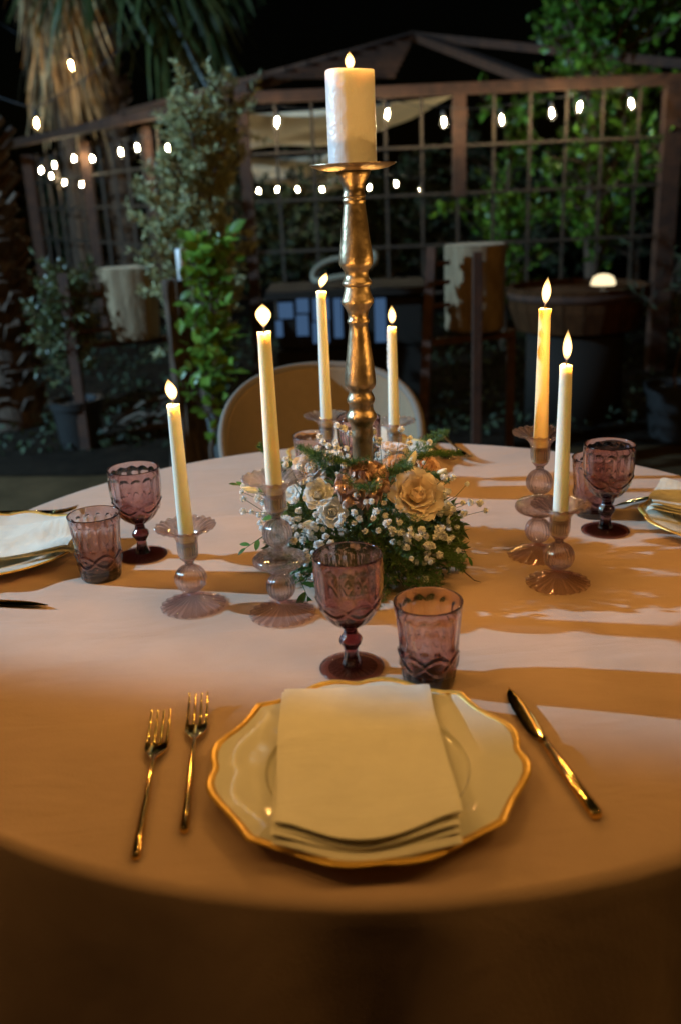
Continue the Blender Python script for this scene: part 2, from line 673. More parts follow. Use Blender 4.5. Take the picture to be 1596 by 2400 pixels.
# dark planting bed behind the terrace
b = MB()
vs, fs = [], []
for i in range(41):
    for j in range(21):
        x = -14 + 28 * i / 40
        y = 3.25 + .10 * math.sin(x * 1.7) + 14 * (j / 20) ** 1.5
        vs.append((x, y, .006 + (.03 * (1 - math.exp(-j)) + .012 * math.sin(7 * x + 3 * y) * (j > 0))))
for i in range(40):
    for j in range(20):
        a = i * 21 + j
        fs.append((a, a + 21, a + 22, a + 1))
b.add(vs, fs)
tag(b.build('garden_bed', 'soil'), kind='structure')
n = 9000
P = np.stack([rng.uniform(-5, 5, n), 3.5 + 5 * rng.uniform(0, 1, n) ** 1.3, .03 + .10 * rng.uniform(0, 1, n) ** 2], 1)
v, f = leaves_np(P, unit(n) + [0, 0, .6], unit(n) + [0, -.3, 1], rng.uniform(.03, .07, n), rng.uniform(.015, .035, n))
tag(MB().add(v, f).build('ground_cover', 'darkleaf', smooth=False), 'low dark leafy ground cover on the bed behind the terrace', 'ground cover', kind='stuff')

# ------------------------------------------------------------------ tablecloth
TR = 0.738


def cloth_z(x, y):
    r = math.hypot(x, y)
    k = min(1, max(0, (r - .1) / .5))
    z = .0010 * math.sin(9 * x + 4 * y + 1.3) * math.sin(5 * y - 3 * x)
    z += .0007 * math.sin(23 * x * .6 + 31 * y) * math.sin(7 * x + 1)
    # shallow creases left by folding
    for (cx, cy, dx, dy, a, wd) in ((-.2, -.42, .97, -.24, .0030, .012), (.38, -.48, .9, -.44, .0030, .010), (-.5, -.33, .98, .2, .0028, .014),
                                    (.42, -.36, .99, -.1, .0026, .009), (-.35, -.22, .99, -.12, .0026, .010), (.0, -.25, 1, -.05, .0008, .012)):
        d = abs((x - cx) * dy - (y - cy) * dx)
        al = abs((x - cx) * dx + (y - cy) * dy)
        if d < .06 and al < .3:
            z += a * math.exp(-(d / wd) ** 2) * (1 - (al / .3) ** 2)
    return z * k * .8


b = MB()
NA = 288
vs = [(0, 0, 0)]
fs = []
rows = []
for i in range(1, 71):
    r = (TR - .012) * i / 70
    rows.append([(r * math.cos(2 * math.pi * k / NA), r * math.sin(2 * math.pi * k / NA)) for k in range(NA)])
prof = []
for q in rows:
    base = len(vs)
    prof.append(base)
    vs += [(x, y, cloth_z(x, y)) for x, y in q]
for k in range(1, 7):               # rolled edge
    a = math.pi / 2 * k / 6
    rr, zz = TR - .012 + .012 * math.sin(a), -.012 + .012 * math.cos(a)
    prof.append(len(vs))
    vs += [(rr * math.cos(2 * math.pi * j / NA), rr * math.sin(2 * math.pi * j / NA), zz) for j in range(NA)]
for k in range(1, 41):              # skirt with soft hanging folds
    t = k / 40
    prof.append(len(vs))
    for j in range(NA):
        th = 2 * math.pi * j / NA
        fo_ = math.sin(17 * th + .9 * math.sin(3 * th)) + .5 * math.sin(29 * th + 1.7 + math.sin(5 * th))
        rr = TR + .03 * t + .034 * t ** .8 * fo_
        vs.append((rr * math.cos(th), rr * math.sin(th), -.012 - t * .735))
for j in range(NA):
    fs.append((0, 1 + j, 1 + (j + 1) % NA))
for a, c in zip(prof[:-1], prof[1:]):
    for j in range(NA):
        j2 = (j + 1) % NA
        fs.append((a + j, c + j, c + j2, a + j2))
b.add(vs, fs)
o = b.build('tablecloth', 'cloth')
o.location = (0, 0, TZ)
tag(o, 'blush linen cloth draped over the round dinner table down to the ground', 'tablecloth')

# ------------------------------------------------------------------ candlestick with pillar candle
CS = Vector((-.008, .02, TZ))
stem = [(0, .0), (.060, .0), (.0615, .006), (.058, .012), (.046, .018), (.040, .03), (.030, .05), (.022, .075), (.018, .10), (.0165, .13),
        (.0158, .1625), (.0155, .1963), (.0172, .2005), (.0172, .2060), (.0160, .2100), (.0168, .2178), (.0205, .2235), (.0231, .2280), (.0231, .2330), (.0200, .2375),
        (.0184, .2414), (.0179, .2490), (.0205, .2530), (.0211, .2575), (.0195, .2620), (.0166, .2680), (.0172, .2710), (.0206, .2740), (.0232, .2790), (.0234, .2830), (.0227, .2947), (.0200, .3170),
        (.0172, .3399), (.0148, .3580), (.0140, .3644), (.0142, .3690), (.0163, .3715), (.0163, .3745), (.0142, .3775), (.0150, .3850), (.0187, .3930), (.0232, .3985), (.0237, .4025), (.0222, .4065),
        (.0212, .4085), (.0205, .4110), (.0185, .4170), (.0178, .4225), (.0212, .4250), (.0220, .4280), (.0205, .4310), (.0178, .4345), (.0168, .4400), (.0172, .4440), (.0214, .4490), (.0240, .4535), (.0243, .4575), (.0238, .4680),
        (.0206, .4885), (.0172, .5200), (.0152, .5345), (.0150, .5375), (.0163, .5395), (.0163, .5415), (.0151, .5432), (.0151, .5447), (.0165, .5460), (.0163, .5480), (.0149, .5510),
        (.0150, .5560), (.0170, .5637), (.0222, .5725), (.0239, .5760), (.0239, .5785), (0, .5785)]
cs = thing('candlestick', 'tall turned antique brass candlestick rising from the flowers', 'candlestick', CS)
MB().lathe(stem, 48).build('stem', 'brass', cs, sharp=50)
plate = [(0, .5795), (.02, .5795), (.035, .5800), (.048, .5822), (.0575, .5862), (.0600, .5880), (.0598, .5888), (.056, .5876), (.046, .5842), (.034, .5822), (0, .5822)]
MB().lathe(plate, 64).build('drip_plate', 'brass', cs, sharp=50)


def make_flame(h, r, lean=(0, 0), peak=1.0):
    """a closed flame envelope; peak > 1 carries the belly higher"""
    b = MB()
    pr = [(0, 0)]
    for i in range(1, 21):
        t = i / 21
        rr = r * max(0, math.sin(math.pi * t ** peak)) ** 1.15
        pr.append((max(rr, 3e-5), h * t))
    pr.append((0, h))
    b.lathe(pr, 20)
    b.v = [(x + lean[0] * (z / h) ** 1.5 + .0005 * math.sin(5 * z / h), y + lean[1] * (z / h) ** 1.5, z) for x, y, z in b.v]
    return b


CANDLE_COL = (1.0, .51, .13)


def flame_parts(parent, z, h, r, lean, power, peak=1.0):
    make_flame(h, r, lean, peak).build('flame', 'flame', parent).location = (0, 0, z)
    MB().tube([(0, 0, z - .008), (0, 0, z - .001), (.0006, 0, z + .004), (.0016, 0, z + .007)], [.0011, .0011, .0010, .0007], 6).build('wick', 'wick', parent)
    ld = bpy.data.lights.new('candle_light', 'POINT')
    ld.energy = power
    ld.color = CANDLE_COL
    ld.shadow_soft_size = .006
    lo = bpy.data.objects.new('candle_light', ld)
    COL.objects.link(lo)
    lo.parent = parent
    lo.location = (lean[0] * .3, lean[1] * .3, z + h * .52)


pc = thing('pillar_candle', 'thick pearl white pillar candle burning on top of the brass candlestick', 'candle', CS + Vector((0, 0, .5824)))
r0 = .0333


def pillar_mod(th, r, z, i):
    if r < .02:
        return r, z
    return r * (1 + .006 * math.sin(7 * th + 90 * z) * math.sin(3 * th) + .003 * math.sin(23 * th + 60 * z)), z + (.0012 * math.sin(2 * th + .5) if z > .11 else 0)


pp = [(0, 0), (.031, 0), (r0, .0015)] + [(r0, .0015 + .12 * k / 30) for k in range(1, 30)] + [(r0, .1215), (r0 - .0006, .1232), (r0 - .0018, .1240), (.024, .1222), (.012, .1180), (.004, .1165), (0, .1163)]
MB().lathe(pp, 72, pillar_mod).build('wax', 'wax_pearl', pc)
flame_parts(pc, .1215, .0265, .0068, (.001, 0), .8)

# ------------------------------------------------------------------ pink blown glass candle holders
NR = 20


def rib(th, tw=0.0):
    return math.cos(NR * (th + tw))


def ribbed(amp, twist=0.0, zamp=0.0):
    def f(th, r, z, i):
        c = rib(th, twist * z + twist * r)
        return r * (1 + amp * c * min(1, r / .012)), z + zamp * c * (r / .04) ** 1.5
    return f


HG = {}
b = MB()
b.lathe([(0, .0150), (.006, .0140), (.014, .0108), (.024, .0068), (.034, .0030), (.0415, .0008), (.0440, .0), (.0458, .0006), (.0462, .0018), (.0445, .0030), (.035, .0068), (.024, .0110),
         (.014, .0150), (.0085, .0178), (.0062, .0196), (.0058, .0212), (0, .0212)], 160, ribbed(.018, 3.0, .0012))
HG['foot'] = b.mesh('holder_foot', 'pinkfoot')


def bead_mesh(rx, rz, name, amp, twist, wall=.0018):
    b = MB()
    K = 22
    o_ = [(0, -rz)] + [(rx * math.sin(math.pi * k / K), -rz * math.cos(math.pi * k / K)) for k in range(1, K)] + [(0, rz)]
    i_ = [(0, rz - wall)] + [((rx - wall) * math.sin(math.pi * k / K), (rz - wall) * math.cos(math.pi * k / K)) for k in range(1, K)] + [(0, -rz + wall)]
    b.lathe(o_, 160, ribbed(amp, twist))
    b.lathe(i_, 160, ribbed(amp * .9, twist))
    return b.mesh(name, 'pinkglass')


HG['bead_large'] = bead_mesh(.0226, .0215, 'large_bead', .020, 2)
HG['bead'] = bead_mesh(.0202, .0210, 'bead', .022, 2)
HG['disc'] = bead_mesh(.0363, .0150, 'flattened_bead', .016, 16)


def dish(R_, h, name):
    b = MB()
    b.lathe([(.0120, h - .020), (.0150, h - .0195), (.0158, h - .017), (.020, h - .0105), (.028, h - .0050), (.036, h - .0012), (R_ - .0006, h - .0002), (R_, h + .0012), (R_ - .0010, h + .0020), (.035, h + .0016), (.0275, h - .0020),
             (.0195, h - .0075), (.0150, h - .0135), (.0130, h - .018)], 160, ribbed(.018, 4, .0012), closed=True)
    return b.mesh(name, 'pinkglass')


def cup(h, name):
    b = MB()
    b.lathe([(0, 0), (.006, .0), (.0085, .003), (.0118, .007), (.0140, .013), (.0146, .022), (.0146, h), (.0128, h), (.0126, .022), (.0120, .014), (.0095, .0095), (.004, .008), (0, .008)], 160, ribbed(.022, 0))
    return b.mesh(name, 'pinkglass')


HG['cup'] = cup(.033, 'socket_cup')
HG['dish'] = dish(.0425, .0, 'drip_dish')


def holder(kind, x, y, rz, label):
    t = thing('candle_holder', label, 'candle holder', (x, y, TZ), rz, 'pink ribbed glass candle holders')
    link('foot', HG['foot'], t)
    z = .0212
    seq = {'short': ['bead_large'], 'medium': ['disc', 'bead'], 'tall': ['bead', 'disc', 'bead']}[kind]
    half = {'bead_large': .0215, 'bead': .0210, 'disc': .0150}
    for s_ in seq:
        h = half[s_]
        link('flattened_bead' if s_ == 'disc' else 'bead', HG[s_], t, loc=(0, 0, z + h + .0002))
        # little solid neck joining to the next piece
        z += 2 * h + .0004
        nk = MB()
        nk.lathe([(0, -.0010), (.0058, -.0010), (.0066, .0008), (.0058, .0026), (0, .0026)], 40)
        nk.build('neck', 'pinkglass', t).location = (0, 0, z)
        z += .0027
    link('socket_cup', HG['cup'], t, loc=(0, 0, z))
    link('drip_dish', HG['dish'], t, loc=(0, 0, z + .033 + .0205))
    return z + .008, z + .033 + .0205     # where the candle stands, rim height


def taper(x, y, zb, ztop, label, wax='wax', lean=(0, 0), fh=.034, fr=.0085, drips=0, tilt=(0, 0), lip=False, power=1.05, peak=.95):
    t = thing('taper_candle', label, 'candle', (x, y, TZ + zb + .0006), 0, 'lit taper candles in the glass holders')
    t.rotation_euler = (tilt[0], tilt[1], 0)
    H = ztop - zb - .0006
    pr = [(0, 0), (.0108, 0), (.0114, .001)]
    for k in range(1, 24):
        q = k / 24
        pr.append((.0114 - .0030 * q, H * q))
    pr += [(.0086, H - .002), (.0085, H - .0008), (.0078, H), (.006, H - .0006), (.003, H - .0012), (0, H - .0012)]

    def md(th, r, z, i):
        e = .00010 * math.sin(3 * th + 40 * z) + .00005 * math.sin(8 * th - 70 * z)
        zz = z
        if z > H - .003:
            zz += .0007 * math.sin(2 * th + x * 40)
            if lip:
                e += .0026 * max(0, math.cos(th - .3)) ** 8
        return (r + e if r > .004 else r), zz
    MB().lathe(pr, 40, md).build('wax', wax, t)
    if drips:
        rr = random.Random(int(abs(x) * 1e4))
        for k in range(drips):
            a = math.pi + rr.uniform(-.35, .35)
            z1 = H - .003 - rr.uniform(0, .05)
            L = rr.uniform(.012, .034)
            rad = .0086
            pts, ra = [], []
            for q in range(6):
                f_ = q / 5
                zz = z1 - L * f_
                rad = .0084 + .0030 * (1 - zz / H)
                pts.append(((rad + .0003) * math.cos(a), (rad + .0003) * math.sin(a), zz))
                ra.append(.0010 + (.0010 if q == 4 else .0) + .0003 * math.sin(q * 2.2))
            MB().tube(pts, ra, 7).build('wax_drip', wax, t)
    flame_parts(t, H + .0025, fh, fr, lean, power, peak)
    return t


HOLD = [('short', -.262, -.136, .3, 'short pink glass holder nearest the left tumbler', .294, 'wax',
         'ivory taper in the short glass holder beside the left goblet', dict(lean=(-.003, 0), fh=.033, fr=.0078, peak=.95)),
        ('tall', -.132, -.177, .9, 'tall three bead pink glass holder in front of the flowers on the left', .390, 'wax',
         'ivory taper in the tall glass holder in front of the flowers', dict(lean=(.001, 0), fh=.033, fr=.0100, peak=1.25)),
        ('medium', -.064, .37, .1, 'pink glass holder behind the brass stem on its left, before the chair', .384, 'wax',
         'ivory taper with a flame blown to the right, behind the brass stem', dict(lean=(.013, 0), fh=.031, fr=.0078, lip=True, peak=1.15)),
        ('short', .067, .432, .5, 'pink glass holder behind the flowers on the right of the brass stem', .306, 'wax',
         'ivory taper with wax drips down its left side behind the flowers', dict(lean=(.001, 0), fh=.039, fr=.0074, drips=7, peak=.9)),
        ('tall', .260, -.001, .2, 'tall three bead pink glass holder right of the flowers', .382, 'wax_beige',
         'honey coloured taper in the tall glass holder right of the flowers', dict(lean=(.004, 0), fh=.043, fr=.0066, lip=True, peak=.95)),
        ('short', .266, -.112, .7, 'short pink glass holder in front of the tall one on the right', .320, 'wax',
         'ivory taper in the short glass holder on the right', dict(lean=(.0015, 0), fh=.046, fr=.0062, peak=.85))]
for kind, x, y, rz, lab, top, wx, clab, kw in HOLD:
    zc, rim = holder(kind, x, y, rz, lab)
    taper(x, y, zc, top, clab, wx, **kw)

# ------------------------------------------------------------------ purple pressed glass
NP = 14


def relief(th, t, R_):
    """outside relief of the pressed glass: arched flutes, a band of pointed ovals, petals below; t = 0 base .. 1 rim of the bowl"""
    d = 0.0
    c = math.cos(NP * th)
    if t > .50 and t < .93:
        top = .90 - .05 * (1 - abs(math.cos(NP * th / 2)) ** 1.0)
        k = 1 / (1 + math.exp(-(top - t) / .008)) * 1 / (1 + math.exp(-(t - .54) / .012))
        d -= .0015 * k * (abs(math.cos(NP * th / 2)) ** .7)
    u = (th * NP / 2 / math.pi * .5) % 1.0
    if .24 < t < .52:
        v = (t - .38) / .085
        w_ = math.sin(math.pi * u)
        e = abs(abs(v) - w_)
        d += .0016 * math.exp(-(e / .24) ** 2)
        if abs(v) < w_:
            d += .0006 * math.exp(-((u - .5) ** 2) / .03) * math.exp(-(v / .35) ** 2)
    if t < .30:
        k = min(1, (.30 - t) / .05) * min(1, t / .06)
        ph = (th * NP / 2 / math.pi + .25) % 1.0
        d += .0013 * k * (abs(math.sin(math.pi * ph)) ** .6 - .6)
    return d


GOB = {}
bowl_o = [(0, .0535), (.0075, .0540), (.0105, .0565), (.0140, .0590), (.0205, .0632), (.0255, .0675), (.0293, .0720), (.0328, .0780), (.0352, .0836), (.0376, .0912), (.0395, .0995), (.0406, .1080), (.0412, .1160), (.0416, .1300), (.0416, .1400), (.0414, .1490)]


def resample(pr, n):
    d = [0]
    for a, c in zip(pr[:-1], pr[1:]):
        d.append(d[-1] + math.hypot(c[0] - a[0], c[1] - a[1]))
    t = np.linspace(0, d[-1], n)
    return list(zip(np.interp(t, d, [p[0] for p in pr]).tolist(), np.interp(t, d, [p[1] for p in pr]).tolist()))


outer = resample(bowl_o, 64)
inner = [(.0392, .1490), (.0384, .1400), (.0380, .1300), (.0374, .1150), (.0362, .1040), (.0340, .0930), (.0305, .0840), (.0258, .0765), (.0200, .0705), (.0120, .0668), (.005, .0655), (0, .0652)]
prof_ = outer + [(.0411, .1502), (.0404, .1507), (.0397, .1502)] + inner
no = len(outer)


def bmod(th, r, z, i):
    if i >= no or r < .009:
        return r, z
    return r + 1.2 * relief(th, (z - .0535) / (.149 - .0535), r), z


b = MB().lathe(prof_, 196, bmod)
GOB['bowl'] = b.mesh('goblet_bowl', 'purpleglass')
st = [(0, .0060), (.0128, .0060), (.0118, .0080), (.0100, .0130), (.0086, .0190), (.0079, .0250), (.0088, .0290), (.0118, .0335), (.0139, .0370), (.0141, .0395), (.0128, .0430), (.0095, .0465), (.0081, .0500), (.0081, .0530), (0, .0530)]


def smod(th, r, z, i):
    return r * (1 + .035 * math.cos(8 * th)), z


GOB['stem'] = MB().lathe(resample(st, 40), 64, smod).mesh('goblet_stem', 'purpleglass')
ft = [(0, .0008), (.020, .0008), (.036, .0), (.0390, .0003), (.0402, .0016), (.0396, .0030), (.0370, .0038), (.0280, .0050), (.0200, .0058), (.0135, .0066), (0, .0066)]


def fmod(th, r, z, i):
    if z > .0025 and r > .012:
        return r, z + .0010 * math.cos(24 * th) * min(1, (.0385 - r) / .01 if r < .0385 else 0)
    return r, z


GOB['foot'] = MB().lathe(resample(ft, 40), 120, fmod).mesh('goblet_foot', 'purplefoot')


def goblet(x, y, rz, label):
    t = thing('goblet', label, 'goblet', (x, y, TZ), rz, 'purple pressed glass goblets')
    link('bowl', GOB['bowl'], t, loc=(0, 0, .0004))
    link('stem', GOB['stem'], t, loc=(0, 0, .0002))
    link('foot', GOB['foot'], t)


to = [(0, 0), (.0285, 0), (.0298, .0010), (.0305, .004), (.0325, .0195), (.0341, .0356), (.0356, .0519), (.0376, .0761), (.0402, .1035)]
touter = resample(to, 84)
ti = [(.0382, .1035), (.0362, .0930), (.0332, .0640), (.0310, .0400), (.0294, .0210), (.0275, .0150), (.020, .0118), (.008, .0105), (0, .0104)]
nto = len(touter)


def tmod(th, r, z, i):
    if i >= nto or r < .0295 or z < .0015:
        return r, z
    return r + relief(th + .11, .06 + .94 * z / .1035, r) * 1.25, z


TUM = MB().lathe(touter + [(.0400, .1046), (.0394, .1049), (.0387, .1045)] + ti, 196, tmod).mesh('tumbler', 'purpleglass')


def tumbler(x, y, rz, label):
    tag(link('tumbler', TUM, None, (x, y, TZ), (0, 0, rz)), label, 'tumbler', 'purple pressed glass tumblers')


goblet(-.040, -.340, .15, 'purple goblet behind the front plate beside the tumbler')
goblet(-.373, .071, .5, 'purple goblet behind the left tumbler by the left plate')
goblet(.394, .093, .9, 'purple goblet in front of the right plate')
goblet(-.004, .355, .3, 'purple goblet half hidden behind the brass stem')
tumbler(.050, -.380, .1, 'purple tumbler standing right of the front goblet')
tumbler(-.422, -.013, .4, 'purple tumbler nearest the left plate')
tumbler(.396, .176, .7, 'purple tumbler tucked behind the right goblet')
tumbler(-.093, .418, .2, 'purple tumbler behind the flowers in front of the chair')

# ------------------------------------------------------------------ scalloped plates


def scallop(th):
    """radius factor of the baroque outline: four pointed corners, a notched double bump between"""
    a = (th + math.pi / 4) % (math.pi / 2) - math.pi / 4      # -45..45 deg
    d = abs(math.degrees(a))
    xs = [0, 2, 5, 10, 15, 20, 26, 32, 38, 42, 45]
    ys = [.953, .957, .973, .990, .990, .975, .953, .946, .960, .982, 1.0]
    return float(np.interp(d, xs, ys))


NPT = 360
PR = .159
body = [(0, .0040), (.060, .0038), (.075, .0), (.080, .0), (.083, .0040), (.093, .0062), (.1020, .0102), (.118, .0138), (.138, .0168), (.150, .0186), (.1545, .0196), (PR, .0208), (PR + .0004, .0216), (PR - .0004, .0224), (.1545, .0218),
        (.150, .0213), (.138, .0204), (.118, .0172), (.1035, .0134), (.1012, .0131), (.1002, .0120), (.0988, .0098), (.0970, .0088), (.0950, .0084), (.06, .0078), (0, .0078)]


def pmod(th, r, z, i):
    k = max(0, min(1, (r - .104) / (PR - .104)))
    s_ = scallop(th)
    return r * (1 + (s_ - 1) * k ** 1.3), z + .06 * k * (s_ - .97)


PLATE = MB().lathe(body, NPT, pmod).mesh('charger_body', 'china', sharp=40)
gr = [(PR - .0075, .0221), (PR - .0075, .0212), (PR - .001, .0215), (PR + .0004, .0205), (PR + .0013, .0214), (PR + .0008, .0227), (PR - .0010, .0232), (PR - .0035, .0229)]
RIM = MB().lathe(gr, NPT, pmod, closed=True).mesh('gilt_rim', 'gilt')


def charger(x, y, rz, label):
    t = thing('charger_plate', label, 'plate', (x, y, TZ + .0006), rz, 'scalloped gold rimmed plates')
    link('dish', PLATE, t)
    link('gilt_rim', RIM, t)


charger(-.030, -.565, R(2), 'cream scalloped gold rimmed plate at the near edge of the table')
charger(-.628, .102, R(8), 'scalloped plate cut by the left picture edge')
charger(.612, .088, R(-6), 'scalloped plate cut by the right picture edge')
charger(.0, .585, R(4), 'scalloped plate behind the flowers in front of the chair')


def napkin_mesh(name, m, W=.160, L=.250, layers=4, seed=1, puff=1.0):
    """a cloth folded into a stack of layers, fanned and wavy at the near (-Y) end"""
    rr = random.Random(seed)
    b = MB()
    NU, NV = 40, 44
    th = .0018
    for l in range(layers):
        ex = rr.uniform(-.0015, .0015)
        endo = -.0042 * (layers - 1 - l) * (1 if l else 1.2)
        vs, fs = [], []
        for side in (1, 0):
            for j in range(NV + 1):
                v = j / NV
                for i in range(NU + 1):
                    u = i / NU
                    near = max(0, 1 - v * 2.4) ** 1.5
                    wave = (.0085 * math.cos(2 * math.pi * (u - .02)) * (.75 + .25 * l / layers) + .0025 * math.sin(9 * u + seed)) * near * puff
                    zz = .0026 * l * (1 + (.55 + .45 * math.sin(3.1 * u + 1.9 * l)) * near) + wave * (1 + .12 * math.sin(2.3 * l)) + .0085 * near * puff
                    zz += .0006 * math.sin(11 * u + 3 * l + 5 * v) + .0010 * math.sin(7 * v + 2 * u + l)
                    zz += .0022 * math.exp(-((v - .62 - .28 * (u - .2)) / .022) ** 2) * max(0, 1 - u * 2.2) + .0014 * math.exp(-((v - .30 + .12 * u) / .03) ** 2) * max(0, u - .45)
                    zz += .0012 * math.sin(3.1 * u + 2.2 * v * math.cos(2 * u) + .7 * l + seed)
                    zz -= .010 * max(0, (.06 - v) / .06) ** 2 * .6 * (1 - l / layers)
                    # rounded fold along the two long edges
                    edge = min(u, 1 - u)
                    pinch = .5 * math.sqrt(max(0, 1 - min(1, edge / .012))) if edge < .012 else 0
                    zz += side * th * (1 - pinch) + (1 - side) * th * pinch
                    yy = -L / 2 + L * v + endo * (1 - v) * (.55 + .6 * u + .25 * math.sin(4 * u + 2 * l)) - .016 * math.sin(math.pi * u) ** 2 * near * puff * (.25 + .75 * l / max(1, layers - 1))
                    xx = (-.5 + u) * (W * (1 + .02 * math.sin(3 * v))) + ex - .004 * (v - .5) + .0018 * math.sin(6 * v + 1.3 * l + seed)
                    vs.append((xx, yy, zz))
        K = (NU + 1) * (NV + 1)
        for j in range(NV):
            for i in range(NU):
                a = j * (NU + 1) + i
                fs.append((a, a + 1, a + NU + 2, a + NU + 1))
                fs.append((K + a + NU + 1, K + a + NU + 2, K + a + 1, K + a))
        for i in range(NU):
            a = i
            fs.append((a + 1, a, K + a, K + a + 1))
            a = NV * (NU + 1) + i
            fs.append((a, a + 1, K + a + 1, K + a))
        for j in range(NV):
            a = j * (NU + 1)
            fs.append((a, a + NU + 1, K + a + NU + 1, K + a))
            a = a + NU
            fs.append((a + NU + 1, a, K + a, K + a + NU + 1))
        b.add(vs, fs)
    return b.mesh(name, m, sharp=60)


def napkin(me, x, y, z, rz, label, scale=1.0):
    o = link('napkin', me, None, (x, y, TZ + z), (0, 0, rz), scale)
    tag(o, label, 'napkin', 'folded napkins on the plates')


napkin(napkin_mesh('napkin', 'napkin', seed=3), -.036, -.567, .0225, R(-.5), 'folded cream napkin on the near plate')
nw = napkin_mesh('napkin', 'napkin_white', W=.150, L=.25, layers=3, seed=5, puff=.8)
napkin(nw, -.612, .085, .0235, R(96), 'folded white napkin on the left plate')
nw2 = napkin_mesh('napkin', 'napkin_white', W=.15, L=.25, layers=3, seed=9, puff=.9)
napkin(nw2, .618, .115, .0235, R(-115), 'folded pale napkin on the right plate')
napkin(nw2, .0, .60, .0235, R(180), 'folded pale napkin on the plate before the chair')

# ------------------------------------------------------------------ gold cutlery


def smooth_pts(pts, n):
    d = np.linspace(0, 1, len(pts))
    t = np.linspace(0, 1, n)
    a = np.array(pts, float)
    return [tuple(np.interp(t, d, a[:, k])) for k in range(3)] and list(zip(*[np.interp(t, d, a[:, k]).tolist() for k in range(3)]))


FK = {}
# handle: slim and rounded, thicker at its end, along -Y .. +Y ; total length .255
FK['handle'] = MB().tube([(0, -.121, .0046), (0, -.1205, .0046), (0, -.117, .0046), (0, -.09, .0048), (0, -.04, .0060), (0, .0, .0075), (0, .018, .0078), (0, .030, .0068)],
                         [.0005, .0036, .0046, .0043, .0035, .0027, .0024, .0027], 12).mesh('fork_handle', 'gold')
b = MB()
vs, fs = [], []
hw = [.0030, .0060, .0098, .0118, .0122, .0122]
yy = [.027, .033, .040, .048, .056, .0605]
zz = [.0064, .0052, .0034, .0022, .0020, .0022]
for i in range(6):
    for s_ in (0, 1):
        for k in range(7):
            q = -1 + 2 * k / 6
            vs.append((q * hw[i], yy[i], zz[i] + .0024 * q * q * (hw[i] / .012) + (.0018 if s_ else 0)))
for i in range(5):
    a, c = i * 14, (i + 1) * 14
    for k in range(6):
        fs.append((a + 7 + k, a + 8 + k, c + 8 + k, c + 7 + k))
        fs.append((a + k + 1, a + k, c + k, c + k + 1))
    fs.append((a, a + 7, c + 7, c))
    fs.append((a + 13, a + 6, c + 6, c + 13))
fs.append(tuple(range(7)) + tuple(range(13, 6, -1)))
fs.append(tuple(70 + k for k in range(13, 6, -1))[::1] + tuple(70 + k for k in range(0, 7)))
FK['head'] = b.add(vs, fs).mesh('fork_head', 'gold', sharp=60)
FK['tine'] = MB().tube([(0, 0, .0), (0, .010, .0004), (0, .026, .0028), (0, .042, .0072), (0, .0500, .0105), (0, .0508, .0109)], [.0021, .0019, .0017, .0014, .0010, .0003], 8).mesh('fork_tine', 'gold')


def fork(x, y, rz, label):
    t = thing('fork', label, 'fork', (x, y, TZ + .0008), rz, 'gold forks')
    link('handle', FK['handle'], t)
    link('head', FK['head'], t)
    for q, dz in ((-.0102, .0024), (-.0034, .0010), (.0034, .0010), (.0102, .0024)):
        link('tine', FK['tine'], t, loc=(q, .0595, .0030 + dz))


KN = {}
b = MB()
ky = [-.120, -.1195, -.1165, -.10, -.05, -.01, .010]
kr = [.0010, .0046, .0062, .0064, .0058, .0050, .0042]
KN['handle'] = MB().tube([(0, q, .0056) for q in ky], kr, 10).mesh('knife_handle', 'gold')
b = MB()
L_ = [(.010, -.0035, .0035), (.014, -.0040, .0045), (.018, -.0075, .0055), (.030, -.0098, .0072), (.050, -.0100, .0080), (.075, -.0092, .0080), (.095, -.0065, .0072), (.108, -.0025, .0058), (.116, .0018, .0042), (.119, .0030, .0034)]
vs, fs = [], []
for y_, a_, c_ in L_:
    tk = .0013
    vs += [(a_, y_, .0048), ((a_ + c_) / 2, y_, .0048 + tk), (c_, y_, .0056), ((a_ + c_) / 2, y_, .0048 - tk)]
for i in range(len(L_) - 1):
    a, c = i * 4, i * 4 + 4
    for k in range(4):
        fs.append((a + k, a + (k + 1) % 4, c + (k + 1) % 4, c + k))
fs += [(3, 2, 1, 0), tuple(4 * (len(L_) - 1) + k for k in range(4))]
vs = [(x_ * .95, y_, z_) for x_, y_, z_ in vs]
KN['blade'] = b.add(vs, fs).mesh('knife_blade', 'gold', sharp=25)
KN['collar'] = MB().tube([(0, .006, .0056), (0, .0075, .0056), (0, .0105, .0056), (0, .012, .0056)], [.0040, .0048, .0048, .0036], 12).mesh('knife_collar', 'gold')


def knife(x, y, rz, label, flip=False):
    t = thing('knife', label, 'knife', (x, y, TZ + .0006), rz, 'gold knives')
    for k in ('handle', 'blade', 'collar'):
        o = link(k, KN[k], t)
        if flip:
            o.scale.x = -1


def lay(fn, tip, tail, label, L=.255, mid=.5, **kw):
    d = Vector(tip) - Vector(tail)
    c = Vector(tip) * .5 + Vector(tail) * .5
    fn(c.x, c.y, math.atan2(-d.x, d.y), label, **kw)


lay(fork, (-.2555, -.428), (-.2385, -.683), 'gold fork farther left of the near plate, outer one')
lay(fork, (-.2180, -.394), (-.2005, -.650), 'gold fork just left of the near plate, inner one')
lay(knife, (.134, -.408), (.176, -.652), 'gold knife right of the near plate')
lay(knife, (-.470, -.122), (-.71, -.075), 'gold knife in front of the left plate')
lay(fork, (-.505, .262), (-.76, .272), 'gold fork just behind the left plate')
lay(fork, (-.520, .292), (-.775, .318), 'gold fork farthest behind the left plate')
lay(knife, (.440, .203), (.655, .300), 'dark glinting knife behind the right plate', flip=True)
lay(fork, (.193, .520), (.150, .715), 'gold fork right of the plate before the chair')
lay(fork, (.225, .545), (.205, .725), 'gold fork farther right of the plate before the chair')

